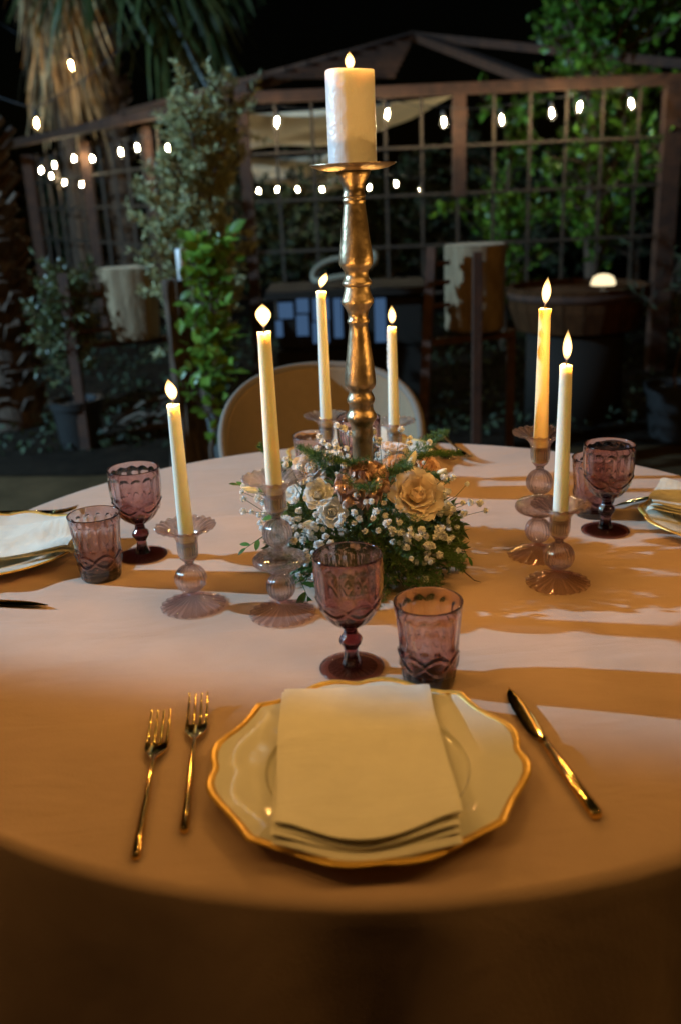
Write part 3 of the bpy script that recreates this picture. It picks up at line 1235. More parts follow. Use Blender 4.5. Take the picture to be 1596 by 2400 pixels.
# ------------------------------------------------------------------ floral centrepiece
FC = Vector((-.008, .02, TZ))
fl = thing('floral_centrepiece', 'low garland of roses, white gypsophila and fern around the brass stem', 'flowers', FC)


def petal_mesh(name, m, L, W, cup, ruff=0.0, curl=.0, seed=0, n=9):
    """a petal along +Y, hollow side up (+Z)"""
    rr = random.Random(seed)
    ph = rr.uniform(0, 6)
    b = MB()
    vs, fs = [], []
    for j in range(n + 1):
        t = j / n
        hw = W / 2 * (math.sin(math.pi * (.10 + .62 * t)) ** .75) * (1 if t < .86 else math.sqrt(max(.06, 1 - ((t - .86) / .14) ** 2 * .75)))
        for i in range(n + 1):
            u = -1 + 2 * i / n
            z = cup * L * (u * u * .55 + (t - .35) ** 2 * .9 - .1)
            z -= curl * L * max(0, t - .7) ** 2 * 6
            z += ruff * L * math.sin(5.5 * u + ph) * t * t + ruff * .6 * L * math.sin(11 * u + 2 * ph) * t ** 4
            vs.append((u * hw, L * t * (1 - .06 * u * u), z))
    for j in range(n):
        for i in range(n):
            a = j * (n + 1) + i
            fs.append((a, a + 1, a + n + 2, a + n + 1))
    return b.add(vs, fs).mesh(name, m)


PET = {}


def petals_for(m):
    if m not in PET:
        ruff = .16 if m == 'rosegold' else .03
        PET[m] = [petal_mesh('petal', m, 1, .92, .42, ruff, .12, 1), petal_mesh('petal', m, 1, 1.0, .32, ruff * 1.3, .26, 2), petal_mesh('petal', m, 1, 1.02, .22, ruff * 1.5, .40, 3)]
    return PET[m]


def rose(pos, r, m, face=(0, -.6, .8), openness=1.0, label=None, seed=0, rings=((5, .46, 9), (6, .64, 22), (8, .84, 38), (9, 1.0, 57))):
    """a bloom: a tight heart with rings of cupped petals opening around the face direction"""
    rr = random.Random(seed)
    pm = petals_for(m)
    b = MB()
    vs, fs = [], []
    NS, NT = 40, 5                        # rolled heart of the flower
    for i in range(NS + 1):
        a = i / NS * 4.4 * math.pi
        rad = r * (.04 + .17 * i / NS)
        for j in range(NT + 1):
            t = j / NT
            rad2 = rad * (.55 + .55 * math.sin(math.pi * (.15 + .55 * t)))
            vs.append((rad2 * math.cos(a), rad2 * math.sin(a), r * (-.10 + .62 * t * (1 - .12 * i / NS))))
    for i in range(NS):
        for j in range(NT):
            q = i * (NT + 1) + j
            fs.append((q, q + NT + 1, q + NT + 2, q + 1))
    core = b.add(vs, fs).mesh('rose', m)
    fz = Vector(face).normalized()
    fx = fz.orthogonal().normalized()
    mw = Matrix((fx, fz.cross(fx), fz)).transposed().to_4x4()
    mw.translation = Vector(pos) - FC
    nm = {'rosegold': 'carnation'}.get(m, 'rose')
    o = link(nm, core, fl, matrix=mw)
    if label:
        o['label'] = label
    for q, (cnt, sc_, deg) in enumerate(rings):
        a0 = rr.uniform(0, 6)
        for k in range(cnt):
            a = a0 + 2 * math.pi * k / cnt + rr.uniform(-.15, .15)
            tilt = R(deg * openness + rr.uniform(-9, 9))
            rad = Vector((math.cos(a), math.sin(a), 0))
            d = Vector((0, 0, 1)) * math.cos(tilt) + rad * math.sin(tilt)
            up = -rad * math.cos(tilt) + Vector((0, 0, 1)) * math.sin(tilt)
            mm = frame(rad * r * (.05 + .06 * q) + Vector((0, 0, -r * .30)), d, up, r * sc_ * rr.uniform(.92, 1.08) * .98)
            link('petal', pm[min(2, max(0, q - 1))], o, matrix=mm)
    return o


def W3(x, y, z):
    return Vector((x, y, z))


rose(W3(.066, -.058, .886), .040, 'peach', (.12, -.75, .60), .88, 'large peach rose facing forward on the right', 1)
rose(W3(.106, -.030, .853), .026, 'creampetal', (.6, -.6, .3), .45, 'half open cream rose at the right rim', 2, rings=((4, .6, 8), (5, 1.0, 22)))
rose(W3(-.014, -.096, .925), .033, 'rosegold', (-.02, -.62, .75), 1.0, 'metallic rose gold carnation in the middle', 3, rings=((6, .5, 14), (8, .7, 32), (9, .9, 55), (9, 1.0, 78)))
rose(W3(-.086, -.022, .922), .030, 'palepink', (-.25, -.7, .6), .75, 'pale pink rose on the left', 4)
rose(W3(-.076, -.084, .902), .022, 'whitepetal', (-.1, -.8, .5), .8, 'white rose left of the carnation', 5)
rose(W3(-.058, -.098, .880), .022, 'whitepetal', (.0, -.9, .3), .8, None, 6)
rose(W3(-.112, -.038, .896), .024, 'whitepetal', (-.7, -.6, .3), .7, None, 7)
rose(W3(.040, .105, .912), .024, 'palepink', (.1, -.1, 1), .8, None, 8)
rose(W3(.092, .052, .895), .026, 'orangepetal', (.6, -.4, .7), .85, 'apricot rose at the back right', 9)
rose(W3(.048, .070, .892), .024, 'orangepetal', (.1, -.6, .8), .85, None, 10)
rose(W3(-.062, .090, .905), .024, 'peach', (-.2, -.1, 1), .8, None, 11)

# dense greenery underneath: a ring of small leaves
n = 6000
th = rng.uniform(0, 2 * np.pi, n)
rad = .055 + .095 * np.sqrt(rng.uniform(0, 1, n))
hmax = .104 * np.sqrt(np.clip(1 - ((rad - .075) / .085) ** 2, .02, 1))
z = hmax * rng.uniform(.02, 1, n) ** .7
P = np.stack([rad * np.cos(th), rad * np.sin(th) - .004, z + .002], 1)
D = np.stack([np.cos(th), np.sin(th), .5 + 0 * th], 1) * .7 + unit(n) * .8
v, f = leaves_np(P, D, unit(n) + [0, 0, 1], rng.uniform(.010, .022, n), rng.uniform(.003, .007, n))
v = [(x, y, max(.0012, zq)) for x, y, zq in v]
tag(MB().add(v, f).build('greenery', 'moss', fl, smooth=False), kind='stuff')


def fern(p0, d0, L, droop, seed, width=.3):
    """feathery asparagus frond: a thin arching stem with fans of needles"""
    rs = np.random.default_rng(seed)
    p = np.array(p0, float) - np.array(FC)
    d = np.array(d0, float)
    d /= np.linalg.norm(d)
    pts = [p.copy()]
    N = 22
    for i in range(N):
        d = d + np.array([0, 0, -droop / N]) + rs.normal(size=3) * .03
        d /= np.linalg.norm(d)
        p = p + d * L / N
        if p[2] < .004:
            p[2] = .004
        pts.append(p.copy())
    b = MB().tube([tuple(q) for q in pts], [.0009 - .0007 * i / N for i in range(N + 1)], 5)
    P, D_, Ls = [], [], []
    side = np.cross(d, [0, 0, 1.0])
    side /= np.linalg.norm(side) + 1e-9
    for i in range(2, N + 1):
        t = i / N
        wl = L * width * math.sin(math.pi * (.12 + .8 * t)) * .9
        tang = pts[i] - pts[i - 1]
        tang /= np.linalg.norm(tang)
        for sgn in (-1, 1):
            for sub in range(2):
                bd = tang * .75 + side * sgn + np.array([0, 0, .15]) + rs.normal(size=3) * .2
                bd /= np.linalg.norm(bd)
                K = 9
                for k in range(1, K + 1):
                    q = pts[i] + bd * wl * k / K + rs.normal(size=3) * .0006
                    for s2 in range(3):
                        nd = bd * .8 + rs.normal(size=3) * .8
                        P.append(q)
                        D_.append(nd)
                        Ls.append(.0045 + .004 * rs.random())
    P = np.array(P)
    P[:, 2] = np.maximum(P[:, 2], .003)
    v, f = leaves_np(P, np.array(D_), rs.normal(size=(len(P), 3)), np.array(Ls), .0007, .1)
    b.add([(x, y, max(.0012, zq)) for x, y, zq in v], f)
    b.build('fern_frond', 'fern', fl, smooth=False)


FN = [((-.03, -.02, .88), (-.45, -.25, .75), .11, .6, .34), ((-.02, -.03, .89), (.1, -.6, .6), .11, 1.2, .36), ((.0, -.05, .87), (.35, -.75, .2), .13, 1.1, .34), ((-.01, -.06, .85), (-.15, -.9, .0), .12, .8, .34),
      ((.03, -.07, .83), (.3, -.9, -.2), .12, .5, .32), ((.05, -.06, .81), (.25, -.85, -.4), .10, .2, .32), ((.0, -.08, .82), (-.05, -.9, -.3), .11, .3, .30), ((.03, -.01, .90), (.8, -.2, .45), .09, .8, .14),
      ((.03, .0, .91), (.9, .05, .35), .11, .6, .10), ((-.05, .0, .90), (-.7, -.1, .5), .085, .8, .20), ((-.09, .0, .87), (-.6, .2, .75), .11, .5, .13), ((.07, -.07, .82), (.75, -.55, .1), .08, 1.0, .26),
      ((-.05, -.04, .91), (-.3, -.5, .9), .07, .4, .45), ((.015, -.04, .90), (.3, -.6, .8), .07, .7, .45), ((.06, .05, .90), (.6, .5, .6), .1, .5, .2), ((-.02, -.03, .91), (-.05, -.5, .8), .075, .9, .5)]
for i, (p, d, L, dr, wd) in enumerate(FN):
    fern(p, d, L, dr, 100 + i, wd)

# gypsophila: thin branching stems, each ending in a ruffled blossom
b = MB()
rs = np.random.default_rng(5)
P, D_ = [], []
for k in range(34):
    d = rs.normal(size=3)
    d /= np.linalg.norm(d)
    P.append(d * .15)
    D_.append(d * .6 + rs.normal(size=3) * .7)
v, f = leaves_np(np.array(P), np.array(D_), np.array(P) + rs.normal(size=(34, 3)) * .1, .62, .55, .35)
GYP = b.add(v, f).mesh('blossom', 'gyp')
SPR = [(-.150, -.045, .855, 12), (-.165, -.015, .88, 8), (-.150, .0, .84, 9), (-.100, -.105, .835, 14), (-.080, -.115, .86, 13), (-.115, -.085, .875, 13), (-.060, -.125, .835, 13), (-.095, -.06, .925, 10), (-.045, -.06, .945, 12),
       (-.055, -.015, .965, 10), (.035, -.115, .845, 13), (.055, -.11, .825, 13), (.085, -.09, .835, 12), (.105, -.06, .82, 10), (.125, -.02, .855, 8), (.02, .03, .945, 8), (-.02, -.125, .815, 9), (.070, .02, .925, 7), (-.13, .04, .90, 8), (.10, -.04, .90, 6), (-.03, -.11, .89, 7), (.015, -.1, .905, 6), (-.125, -.075, .845, 12), (-.085, -.115, .80, 10), (-.13, -.04, .81, 9), (.065, -.10, .80, 9), (.02, -.115, .865, 8), (-.04, -.12, .86, 8), (.11, -.05, .87, 7)]
for si, (x, y, z, cnt) in enumerate(SPR):
    rr = random.Random(si + 40)
    c = W3(x * 1.07, y * 1.10 - .004, z + .004) - FC
    root = Vector((c.x * .45, c.y * .45, .06))
    sb = MB()
    ends = []
    for k in range(cnt):
        e = c + Vector((rr.gauss(0, .015), rr.gauss(0, .013), rr.gauss(0, .013)))
        e.z = max(e.z, .012)
        mid = (root * .35 + e * .65) + Vector((rr.gauss(0, .005), rr.gauss(0, .005), rr.gauss(0, .004)))
        sb.tube([root, mid, e], [.0006, .0005, .0004], 4, False)
        ends.append(e)
    sp_ = sb.build('gypsophila_spray', 'stemgreen', fl)
    for e in ends:
        s_ = rr.uniform(.0042, .0066)
        link('blossom', GYP, sp_, matrix=Matrix.Translation(e) @ Euler((rr.uniform(0, 6), rr.uniform(0, 6), 0)).to_matrix().to_4x4() @ Matrix.Scale(s_ * 1.45, 4))

# leafy trailing stems
RL = leaf_mesh('leaf', 'ruscus', 1, .42, .12, .2)


def leafy_stem(pts, seed, L=.022, m=None):
    rr = random.Random(seed)
    pts = [Vector(p) - FC for p in pts]
    q = []
    for a, c in zip(pts[:-1], pts[1:]):
        for k in range(4):
            q.append(a.lerp(c, k / 4))
    q.append(pts[-1])
    o = MB().tube(q, [.0011 - .0007 * i / len(q) for i in range(len(q))], 5).build('leafy_stem', 'stemgreen', fl)
    for i in range(3, len(q), 2):
        d = (q[i] - q[i - 1]).normalized()
        s_ = 1 if (i // 2) % 2 else -1
        sd_ = d.cross(Vector((0, -.4, 1))).normalized() * s_
        link('leaf', RL, o, matrix=frame(q[i], d * .8 + sd_ + Vector((0, 0, rr.uniform(-.1, .3))), Vector((rr.gauss(0, .3), -.5, 1)), L * rr.uniform(.7, 1.15)))
    link('leaf', RL, o, matrix=frame(q[-1], q[-1] - q[-3], (0, -.4, 1), L * .8))


leafy_stem([(-.10, -.05, .83), (-.115, -.10, .815), (-.108, -.125, .790), (-.098, -.135, .766)], 1, .026)
leafy_stem([(-.12, -.02, .84), (-.165, -.04, .825), (-.19, -.05, .812)], 2, .020)
leafy_stem([(-.12, -.01, .87), (-.17, -.02, .892), (-.195, -.03, .905)], 3, .020)
leafy_stem([(.10, -.03, .84), (.128, -.05, .812), (.143, -.06, .785)], 4, .018)
leafy_stem([(.07, -.01, .90), (.095, -.03, .91), (.105, -.04, .89)], 5, .018)
leafy_stem([(-.10, -.05, .88), (-.125, -.075, .885), (-.14, -.09, .87)], 6, .024)
leafy_stem([(.02, -.09, .80), (.035, -.12, .78), (.045, -.135, .764)], 7, .016)
# thin bare vine lying on the cloth and two buds
MB().tube([tuple(W3(*p) - FC) for p in ((.115, -.04, .80), (.128, -.065, .785), (.134, -.085, .772), (.146, -.098, .764), (.155, -.102, .7625))], [.0012, .0012, .0010, .0009, .0004], 6).build('vine_tip', 'twig', fl)
for p, d, s_ in (((.058, -.004, .908), (.35, -.1, .9), 1.0), ((-.085, -.10, .865), (-.5, -.6, .2), .7), ((-.165, -.05, .90), (-.8, -.2, .3), .75), ((.10, -.02, .905), (.5, -.3, .4), .6)):
    bb = MB().lathe([(0, 0), (.003, .001), (.0062, .008), (.0066, .014), (.0045, .026), (.0015, .034), (0, .035)], 14, lambda th, r, z, i: (r * (1 + .10 * math.cos(3 * th + 120 * z)), z))
    q = bb.build('flower_bud', 'creampetal', fl)
    q.matrix_local = Matrix.Translation(W3(*p) - FC) @ Vector(d).to_track_quat('Z', 'Y').to_matrix().to_4x4() @ Matrix.Scale(s_, 4)

# ------------------------------------------------------------------ chair behind the table
CH = Vector((-.085, .98, 0))
ch = thing('dining_chair', 'beige curved shell chair tucked at the far side of the table', 'chair', CH)
b = MB()
NU, NV = 48, 18
vs, fs = [], []
for side in (0, 1):
    for j in range(NV + 1):
        v = j / NV
        for i in range(NU + 1):
            u = -1 + 2 * i / NU
            a = u * R(112)
            top = .862 - .215 * abs(u) ** 2.4
            z = .46 + (top - .46) * v
            rr_ = .205 + .055 * v - .022 * side
            vs.append((rr_ * math.sin(a) * 1.02, rr_ * math.cos(a) * .95 - .02, z))
K = (NU + 1) * (NV + 1)
for j in range(NV):
    for i in range(NU):
        a = j * (NU + 1) + i
        fs.append((a + 1, a, a + NU + 1, a + NU + 2))
        fs.append((K + a, K + a + 1, K + a + NU + 2, K + a + NU + 1))
for i in range(NU):
    a = NV * (NU + 1) + i
    fs.append((a + 1, a, K + a, K + a + 1))
    fs.append((i, i + 1, K + i + 1, K + i))
for j in range(NV):
    a = j * (NU + 1)
    fs.append((a, K + a, K + a + NU + 1, a + NU + 1))
    a += NU
    fs.append((a, a + NU + 1, K + a + NU + 1, K + a))
o = b.add(vs, fs).build('backrest', 'chairshell', ch, sharp=50)
bv = o.modifiers.new('soft_edge', 'BEVEL')
bv.width = .009
bv.segments = 3
bv.limit_method = 'ANGLE'
rim_ = []
for i in range(NU + 1):
    u = -1 + 2 * i / NU
    a = u * R(112)
    rim_.append((.250 * math.sin(a) * 1.02, .250 * math.cos(a) * .95 - .02, .864 - .215 * abs(u) ** 2.4))
MB().tube(rim_, .0112, 10).build('lit_edge_tube', 'chairlitrim', ch)  # tube added along the edge to give the rim its lit look
MB().lathe([(0, .42), (.19, .42), (.205, .432), (.207, .45), (.195, .468), (.12, .474), (0, .472)], 40).build('seat', 'chairshell', ch)
for sx in (-1, 1):
    for sy in (-1, 1):
        MB().tube([(sx * .13, sy * .12, .43), (sx * .20, sy * .19, .001)], [.016, .010], 10).build('leg', 'twig', ch)

# ================================================================== the garden behind
# ------------------------------------------------------------------ rusty steel pergola with mesh panels
FY = 5.2
pc0 = at(556, 222, FY)
ZT = (at(556, 222, FY).z + at(1300, 198, FY).z) / 2
XL = pc0.x
XR = at(1552, 190, FY).x
pg = thing('pergola', 'rusty steel pergola frame with wire mesh panels behind the table', 'pergola', (XL, FY, 0))


def loc(p):
    return Vector(p) - Vector((XL, FY, 0))


def pbar(name, a, b_, wx, wy, m='rust'):
    return MB().bar(loc(a), loc(b_), wx, wy).build(name, m, pg, smooth=False)


BW = .072
pbar('beam', (XL - .04, FY, ZT), (XR + 1.2, FY, ZT), BW, .07)
pbar('post', (XL, FY, 0), (XL, FY, ZT - .036), BW, BW)
pbar('post', (XR, FY, 0), (XR, FY, ZT - .036), .12, .10)
xm = at(1056, 300, FY).x
zr = at(1056, 452, FY).z
pbar('half_post', (xm, FY, zr), (xm, FY, ZT - .036), .085, .06)
pbar('collar', (xm, FY - .002, ZT - .18), (xm, FY - .002, ZT - .12), .10, .075)
sp = at(1135, 400, FY).x - at(1053, 400, FY).x
RZ = [at(1250, y, FY).z for y in (327, 436, 553, 662)]
xs = []
k = -6
x0 = at(1053, 400, FY).x
for k in range(-6, 6):
    x = x0 + sp * k
    if x < XL + .1 or x > XR - .05:
        continue
    top = ZT - .036 if abs(x - xm) > .05 else zr
    pbar('mesh_bar', (x, FY + .003, RZ[3] - .002), (x, FY + .003, top), .020, .014, 'rustbar')
pbar('mesh_rail', (XL + .05, FY - .020, RZ[0]), (xm - .045, FY - .020, RZ[0]), .014, .018, 'rustbar')
pbar('mesh_rail', (xm + .045, FY - .020, RZ[0]), (XR - .06, FY - .020, RZ[0]), .014, .018, 'rustbar')
for z in RZ[1:]:
    pbar('mesh_rail', (XL + .05, FY - .020, z), (XR - .06, FY - .020, z), .014, .018, 'rustbar')
# receding left side
d0 = at(0, 350, 5)
dd = (at(0, 352, 5) - CAM)
PL = CAM + dd * ((ZT - CAM.z) / dd.z)           # where the side beam leaves the picture
dd = (at(66, 352, 5) - CAM)
PE = CAM + dd * ((ZT - CAM.z) / dd.z)
pbar('beam', (XL - .06, FY + .05, ZT + .01), (PL.x - .6, PL.y + .3, ZT + .01), BW, .07)
S0, S1 = Vector((XL, FY, 0)), Vector((PE.x, PE.y, 0))
for t, wd, zl in ((1.0, .12, 0), (.60, .09, .0), (.30, .07, .5)):
    q = S0.lerp(S1, t)
    pbar('post', (q.x, q.y - .05, zl), (q.x, q.y - .05, ZT - .03), wd, wd)
for i in range(1, 15):
    t = i / 15
    if min(abs(t - u) for u in (.60, .30)) < .02:
        continue
    q = S0.lerp(S1, t)
    pbar('mesh_bar', (q.x, q.y, RZ[3]), (q.x, q.y, ZT - .03), .026, .018, 'rustbar')
for z in RZ:
    a, c = S0.lerp(S1, .02), S0.lerp(S1, .98)
    pbar('mesh_rail', (a.x, a.y - .025, z), (c.x, c.y - .025, z), .02, .024, 'rustbar')
# hipped roof: rafters and battens
PK = at(952, 82, 7.6)
for a in (at(1245, 192, FY), at(1600, 150, FY + .1), (XL, FY, ZT + .05), (PL.x * .5 + XL * .5, (PL.y + FY) / 2, ZT + .05)):
    pbar('rafter', PK, a, .10, .06)
A1, A2 = Vector((XL, FY, ZT + .09)), at(900, 188, FY + .2)
for i in range(1, 9):
    t = i / 9
    a, c = Vector(PK).lerp(A1, t), Vector(PK).lerp(A2, t)
    pbar('batten', a, c, .05, .035)
A3 = Vector((PL.x * .5 + XL * .5, (PL.y + FY) / 2, ZT + .09))
for i in range(2, 9):
    t = i / 9
    a, c = Vector(PK).lerp(A3, t), Vector(PK).lerp(A1, t)
    pbar('batten', a, c, .05, .035)

# ------------------------------------------------------------------ canvas sails under the roof


def sail(name, TL, TR_, BL, BR, sag, label, seed):
    b = MB()
    NU, NV = 40, 20
    rr = random.Random(seed)
    ph = rr.uniform(0, 6)
    vs, fs = [], []
    for s_ in (0, 1):
        for j in range(NV + 1):
            v = j / NV
            for i in range(NU + 1):
                u = i / NU
                p = TL.lerp(TR_, u).lerp(BL.lerp(BR, u), v)
                p = p - Vector((0, 0, sag * 4 * u * (1 - u) * (.5 + .5 * v)))
                p = p + Vector((0, .05 * math.sin(9 * v + 3 * u + ph) + .006 * s_, .025 * math.sin(7 * u + 5 * v + ph) * v))
                vs.append(p)
    K = (NU + 1) * (NV + 1)
    for j in range(NV):
        for i in range(NU):
            a = j * (NU + 1) + i
            fs.append((a, a + 1, a + NU + 2, a + NU + 1))
            fs.append((K + a + NU + 1, K + a + NU + 2, K + a + 1, K + a))
    o = b.add([v - TL for v in vs], fs).build(name, 'sail')
    o.location = TL
    tag(o, label, 'sail')


sail('shade_sail', at(560, 262, 6.0), at(1042, 222, 5.5), at(560, 348, 6.6), at(885, 300, 6.6), .03, 'cream canvas sail slung under the pergola roof behind the pillar candle', 3)
sail('shade_sail', at(575, 362, 8.2), at(775, 352, 8.6), at(590, 420, 7.8), at(800, 432, 8.6), .05, 'lower greyish canvas sail seen through the mesh beside the olive tree', 8)

# ------------------------------------------------------------------ festoon lights
b_core = {}
core = [(0, -.062)] + [(.0068 * math.sin(math.pi * k / 8) ** .7, -.036 - .026 * math.cos(math.pi * k / 8)) for k in range(1, 8)] + [(0, -.010)]
CORE = MB().lathe(core, 12).mesh('filament', 'filament')
COREA = MB().lathe(core, 12).mesh('filament', 'filament_amber')
COREW = MB().lathe(core, 12).mesh('filament', 'filament_warm')
ENV = MB().lathe([(0, -.088)] + [(.031 * math.sin(math.pi * k / 12) ** .8 if k < 7 else .031 - .019 * (k - 6) / 6, -.046 - .042 * math.cos(math.pi * k / 12)) for k in range(1, 12)] + [(.012, .0)], 18).mesh('bulb', 'bulbglass')
SOCK = MB().lathe([(0, -.002), (.014, -.002), (.0155, .006), (.0155, .038), (.011, .048), (.004, .052), (0, .054)], 14).mesh('socket', 'black')


def festoon(label, bulbs, Y, warm=False, tops=None, s_=1.0, drop=.09, name='festoon_lights', ends=True):
    P = [at(x, y, Y if not hasattr(Y, '__len__') else Y[i]) for i, (x, y) in enumerate(bulbs)]
    o0 = P[0].copy()
    t = thing(name, label, 'string lights', o0)
    pts = []
    Q = [p - o0 + Vector((0, 0, drop)) for p in P]
    if ends:
        Q = [Q[0] + (Q[0] - Q[1]) * .8 + Vector((0, 0, .08)) if len(Q) > 1 else Q[0] + Vector((-.7, 0, .35))] + Q + [Q[-1] + (Q[-1] - Q[-2]) * .8 + Vector((0, 0, .08)) if len(Q) > 1 else Q[0] + Vector((.7, 0, .4))]
    for a, c in zip(Q[:-1], Q[1:]):
        for k in range(6):
            u = k / 6
            pts.append(a.lerp(c, u) - Vector((0, 0, .05 * 4 * u * (1 - u) * min(1, (a - c).length))))
    pts.append(Q[-1])
    MB().tube(pts, .004, 5).build('cable', 'black', t)
    for p in P:
        q = p - o0
        rr = random.Random(int(abs(p.x * 1000)))
        bm = link('bulb', ENV, t, loc=q + Vector((0, 0, .036 * s_)), rot=(rr.uniform(-.2, .2), rr.uniform(-.25, .25), 0), scale=s_)
        link('filament', COREW if warm else CORE, bm)
        link('socket', SOCK, bm)
    return t


festoon('festoon of clear bulbs hung along the front pergola beam', [(640, 280), (893, 262), (1020, 280), (1153, 275), (1268, 260), (1335, 245), (1450, 238)], 5.0, s_=.8)
festoon('low far row of glowing bulbs on both sides of the brass stem', [(597, 440), (641, 436), (685, 436), (741, 436), (851, 432), (911, 423), (968, 438)], 7.0, s_=.58)
festoon('three bulbs hanging right of the left pergola post by the olive tree', [(278, 350), (317, 340), (388, 342)], 6.4, s_=.8)
festoon('upper row of four bulbs in the far left pergola bay', [(97, 392), (125, 380), (172, 365), (213, 365)], 8.2, s_=.75)
festoon('lower row of bulbs in the far left pergola bay', [(118, 405), (151, 420), (190, 425), (345, 440)], 9.4, s_=.7)
festoon('single warm bulb hanging left of the palm skirt', [(85, 283)], 5.4, True, s_=.9)
festoon('bulb glowing in front of the dry palm skirt', [(163, 150)], 9.6, True, s_=1.25)
festoon('lone small bulb beside the right pergola post', [(1518, 380)], 7.0, s_=.7)


t = thing('festoon_lights', 'string of amber bulbs strung overhead across the near half of the table', 'string lights', (-1.9, -.86, 2.62))
pts = [Vector((3.8 * k / 24, .1 * math.sin(k), -.25 * 4 * (k / 24) * (1 - k / 24))) for k in range(25)]
MB().tube(pts, .004, 5).build('cable', 'black', t)
for k in range(2, 24, 3):
    bm = link('bulb', ENV, t, loc=pts[k] - Vector((0, 0, .055)))
    link('filament', COREA, bm)
    link('socket', SOCK, bm)


# ------------------------------------------------------------------ plants
def grow(base, top, n_br, spread, seed, r0=.03, sub=5, L=.5, upright=.8):
    """trunk and branches: returns tube list and leaf carrying points"""
    rs = np.random.default_rng(seed)
    base, top = np.array(base, float), np.array(top, float)
    tubes = []
    N = 8
    tr = [base + (top - base) * i / N + rs.normal(size=3) * [.012, .012, 0] * (i > 0) for i in range(N + 1)]
    tubes.append((tr, [r0 * (1 - .75 * i / N) for i in range(N + 1)]))
    carriers = []
    for k in range(n_br):
        t = rs.uniform(.25, 1.0)
        p = base + (top - base) * t
        a = rs.uniform(0, 2 * np.pi)
        d = np.array([np.cos(a) * spread, np.sin(a) * spread, upright + rs.uniform(-.2, .3)])
        d /= np.linalg.norm(d)
        ln = L * rs.uniform(.6, 1.2) * (1.15 - .45 * t)
        pts = [p]
        for i in range(5):
            d = d + rs.normal(size=3) * .12 + np.array([0, 0, .04])
            d /= np.linalg.norm(d)
            pts.append(pts[-1] + d * ln / 5)
        tubes.append((pts, [r0 * .34 * (1 - .85 * i / 5) for i in range(6)]))
        carriers.append(pts)
        for s2 in range(sub):
            u = rs.integers(1, 5)
            q = pts[u]
            d2 = (pts[u] - pts[u - 1])
            d2 = d2 / np.linalg.norm(d2) + rs.normal(size=3) * .55
            d2 /= np.linalg.norm(d2)
            l2 = ln * rs.uniform(.25, .5)
            pp = [q + d2 * l2 * i / 3 + rs.normal(size=3) * .008 * i for i in range(4)]
            tubes.append((pp, [r0 * .14 * (1 - .7 * i / 3) for i in range(4)]))
            carriers.append(pp)
    return tubes, carriers


def tree(name, label, cat, base, top, n_br, spread, seed, leafmat, n_leaf, L, W, br=.5, upright=.8, r0=.03, sub=5, group=None, droop=0.0):
    base = Vector(base)
    t = thing(name, label, cat, base, 0, group)
    tubes, car = grow((0, 0, 0), Vector(top) - base, n_br, spread, seed, r0, sub, br, upright)
    b = MB()
    for p, r_ in tubes:
        b.tube([tuple(q) for q in p], r_, 6, False)
    b.build('trunk', 'bark', t)
    rs = np.random.default_rng(seed + 1)
    P, D_ = [], []
    for k in range(n_leaf):
        c = car[rs.integers(len(car))]
        i = rs.integers(1, len(c))
        u = rs.random()
        q = c[i - 1] * (1 - u) + c[i] * u
        d = c[i] - c[i - 1]
        d = d / np.linalg.norm(d)
        P.append(q)
        D_.append(d * .7 + rs.normal(size=3) * .6 - np.array([0, 0, droop]))
    P = np.array(P)
    v, f = leaves_np(P, np.array(D_), rs.normal(size=(n_leaf, 3)) + [0, -.3, .8], rs.uniform(.6, 1.15, n_leaf) * L, rs.uniform(.7, 1.2, n_leaf) * W)
    v = [(x, y, max(zq, .01 - 0)) for x, y, zq in v]
    MB().add(v, f).build('crown', leafmat, t, smooth=False)
    return t


def big_leaf_plant(name, label, cat, base, top, n_br, spread, seed, leafmat, n_leaf, L, br=.5, upright=.8, r0=.02, sub=2, extra=0, wide=.55):
    """a shrub whose leaves are pieces of their own on a branching stem"""
    base = Vector(base)
    t = thing(name, label, cat, base)
    tubes, car = grow((0, 0, 0), Vector(top) - base, n_br, spread, seed, r0, sub, br, upright)
    b = MB()
    for p, r_ in tubes:
        b.tube([tuple(q) for q in p], r_, 6, False)
    b.build('trunk', 'bark', t)
    lm = leaf_mesh('leaf', leafmat, 1, wide, .18, .16, 4)
    rr = random.Random(seed)
    allq = []
    for c in car:
        for i in range(1, len(c)):
            for u in (.33, .66, 1.0):
                allq.append((Vector(c[i - 1]).lerp(Vector(c[i]), u), Vector(c[i]) - Vector(c[i - 1])))
    rr.shuffle(allq)
    allq.sort(key=lambda e: e[0].y)          # leaves on the open side first
    k1 = int(len(allq) * .7)
    pick = allq[:k1]
    rr.shuffle(pick)
    for q, d in (pick * 3)[:n_leaf]:
        d = d.normalized() * .6 + Vector((rr.gauss(0, .7), rr.gauss(-.15, .6), rr.gauss(.1, .5)))
        link('leaf', lm, t, matrix=frame(q, d, Vector((rr.gauss(0, .5), -.5 + rr.gauss(0, .3), .8)), L * rr.uniform(.6, 1.2)))
    if extra:
        rs = np.random.default_rng(seed + 2)
        P, D_ = [], []
        for k in range(extra):
            q, d = allq[rs.integers(len(allq))]
            P.append(np.array(q) + rs.normal(size=3) * .04)
            D_.append(np.array(d.normalized()) * .6 + rs.normal(size=3) * .7)
        v, f = leaves_np(np.array(P), np.array(D_), rs.normal(size=(extra, 3)) + [0, -.4, .8], rs.uniform(.5, 1.1, extra) * L, rs.uniform(.5, 1.1, extra) * L * wide)
        tag(MB().add(v, f).build('inner_foliage', leafmat, t, smooth=False), kind='stuff')
    return t


def pot(name, label, c, r, h, m):
    t = tag(MB().lathe([(0, 0), (r * .78, 0), (r * .98, h * .86), (r * 1.06, h * .86), (r * 1.08, h), (r * .98, h), (r * .95, h * .9), (0, h * .88)], 32).build(name, m, sharp=40), label, 'pot')
    t.location = c


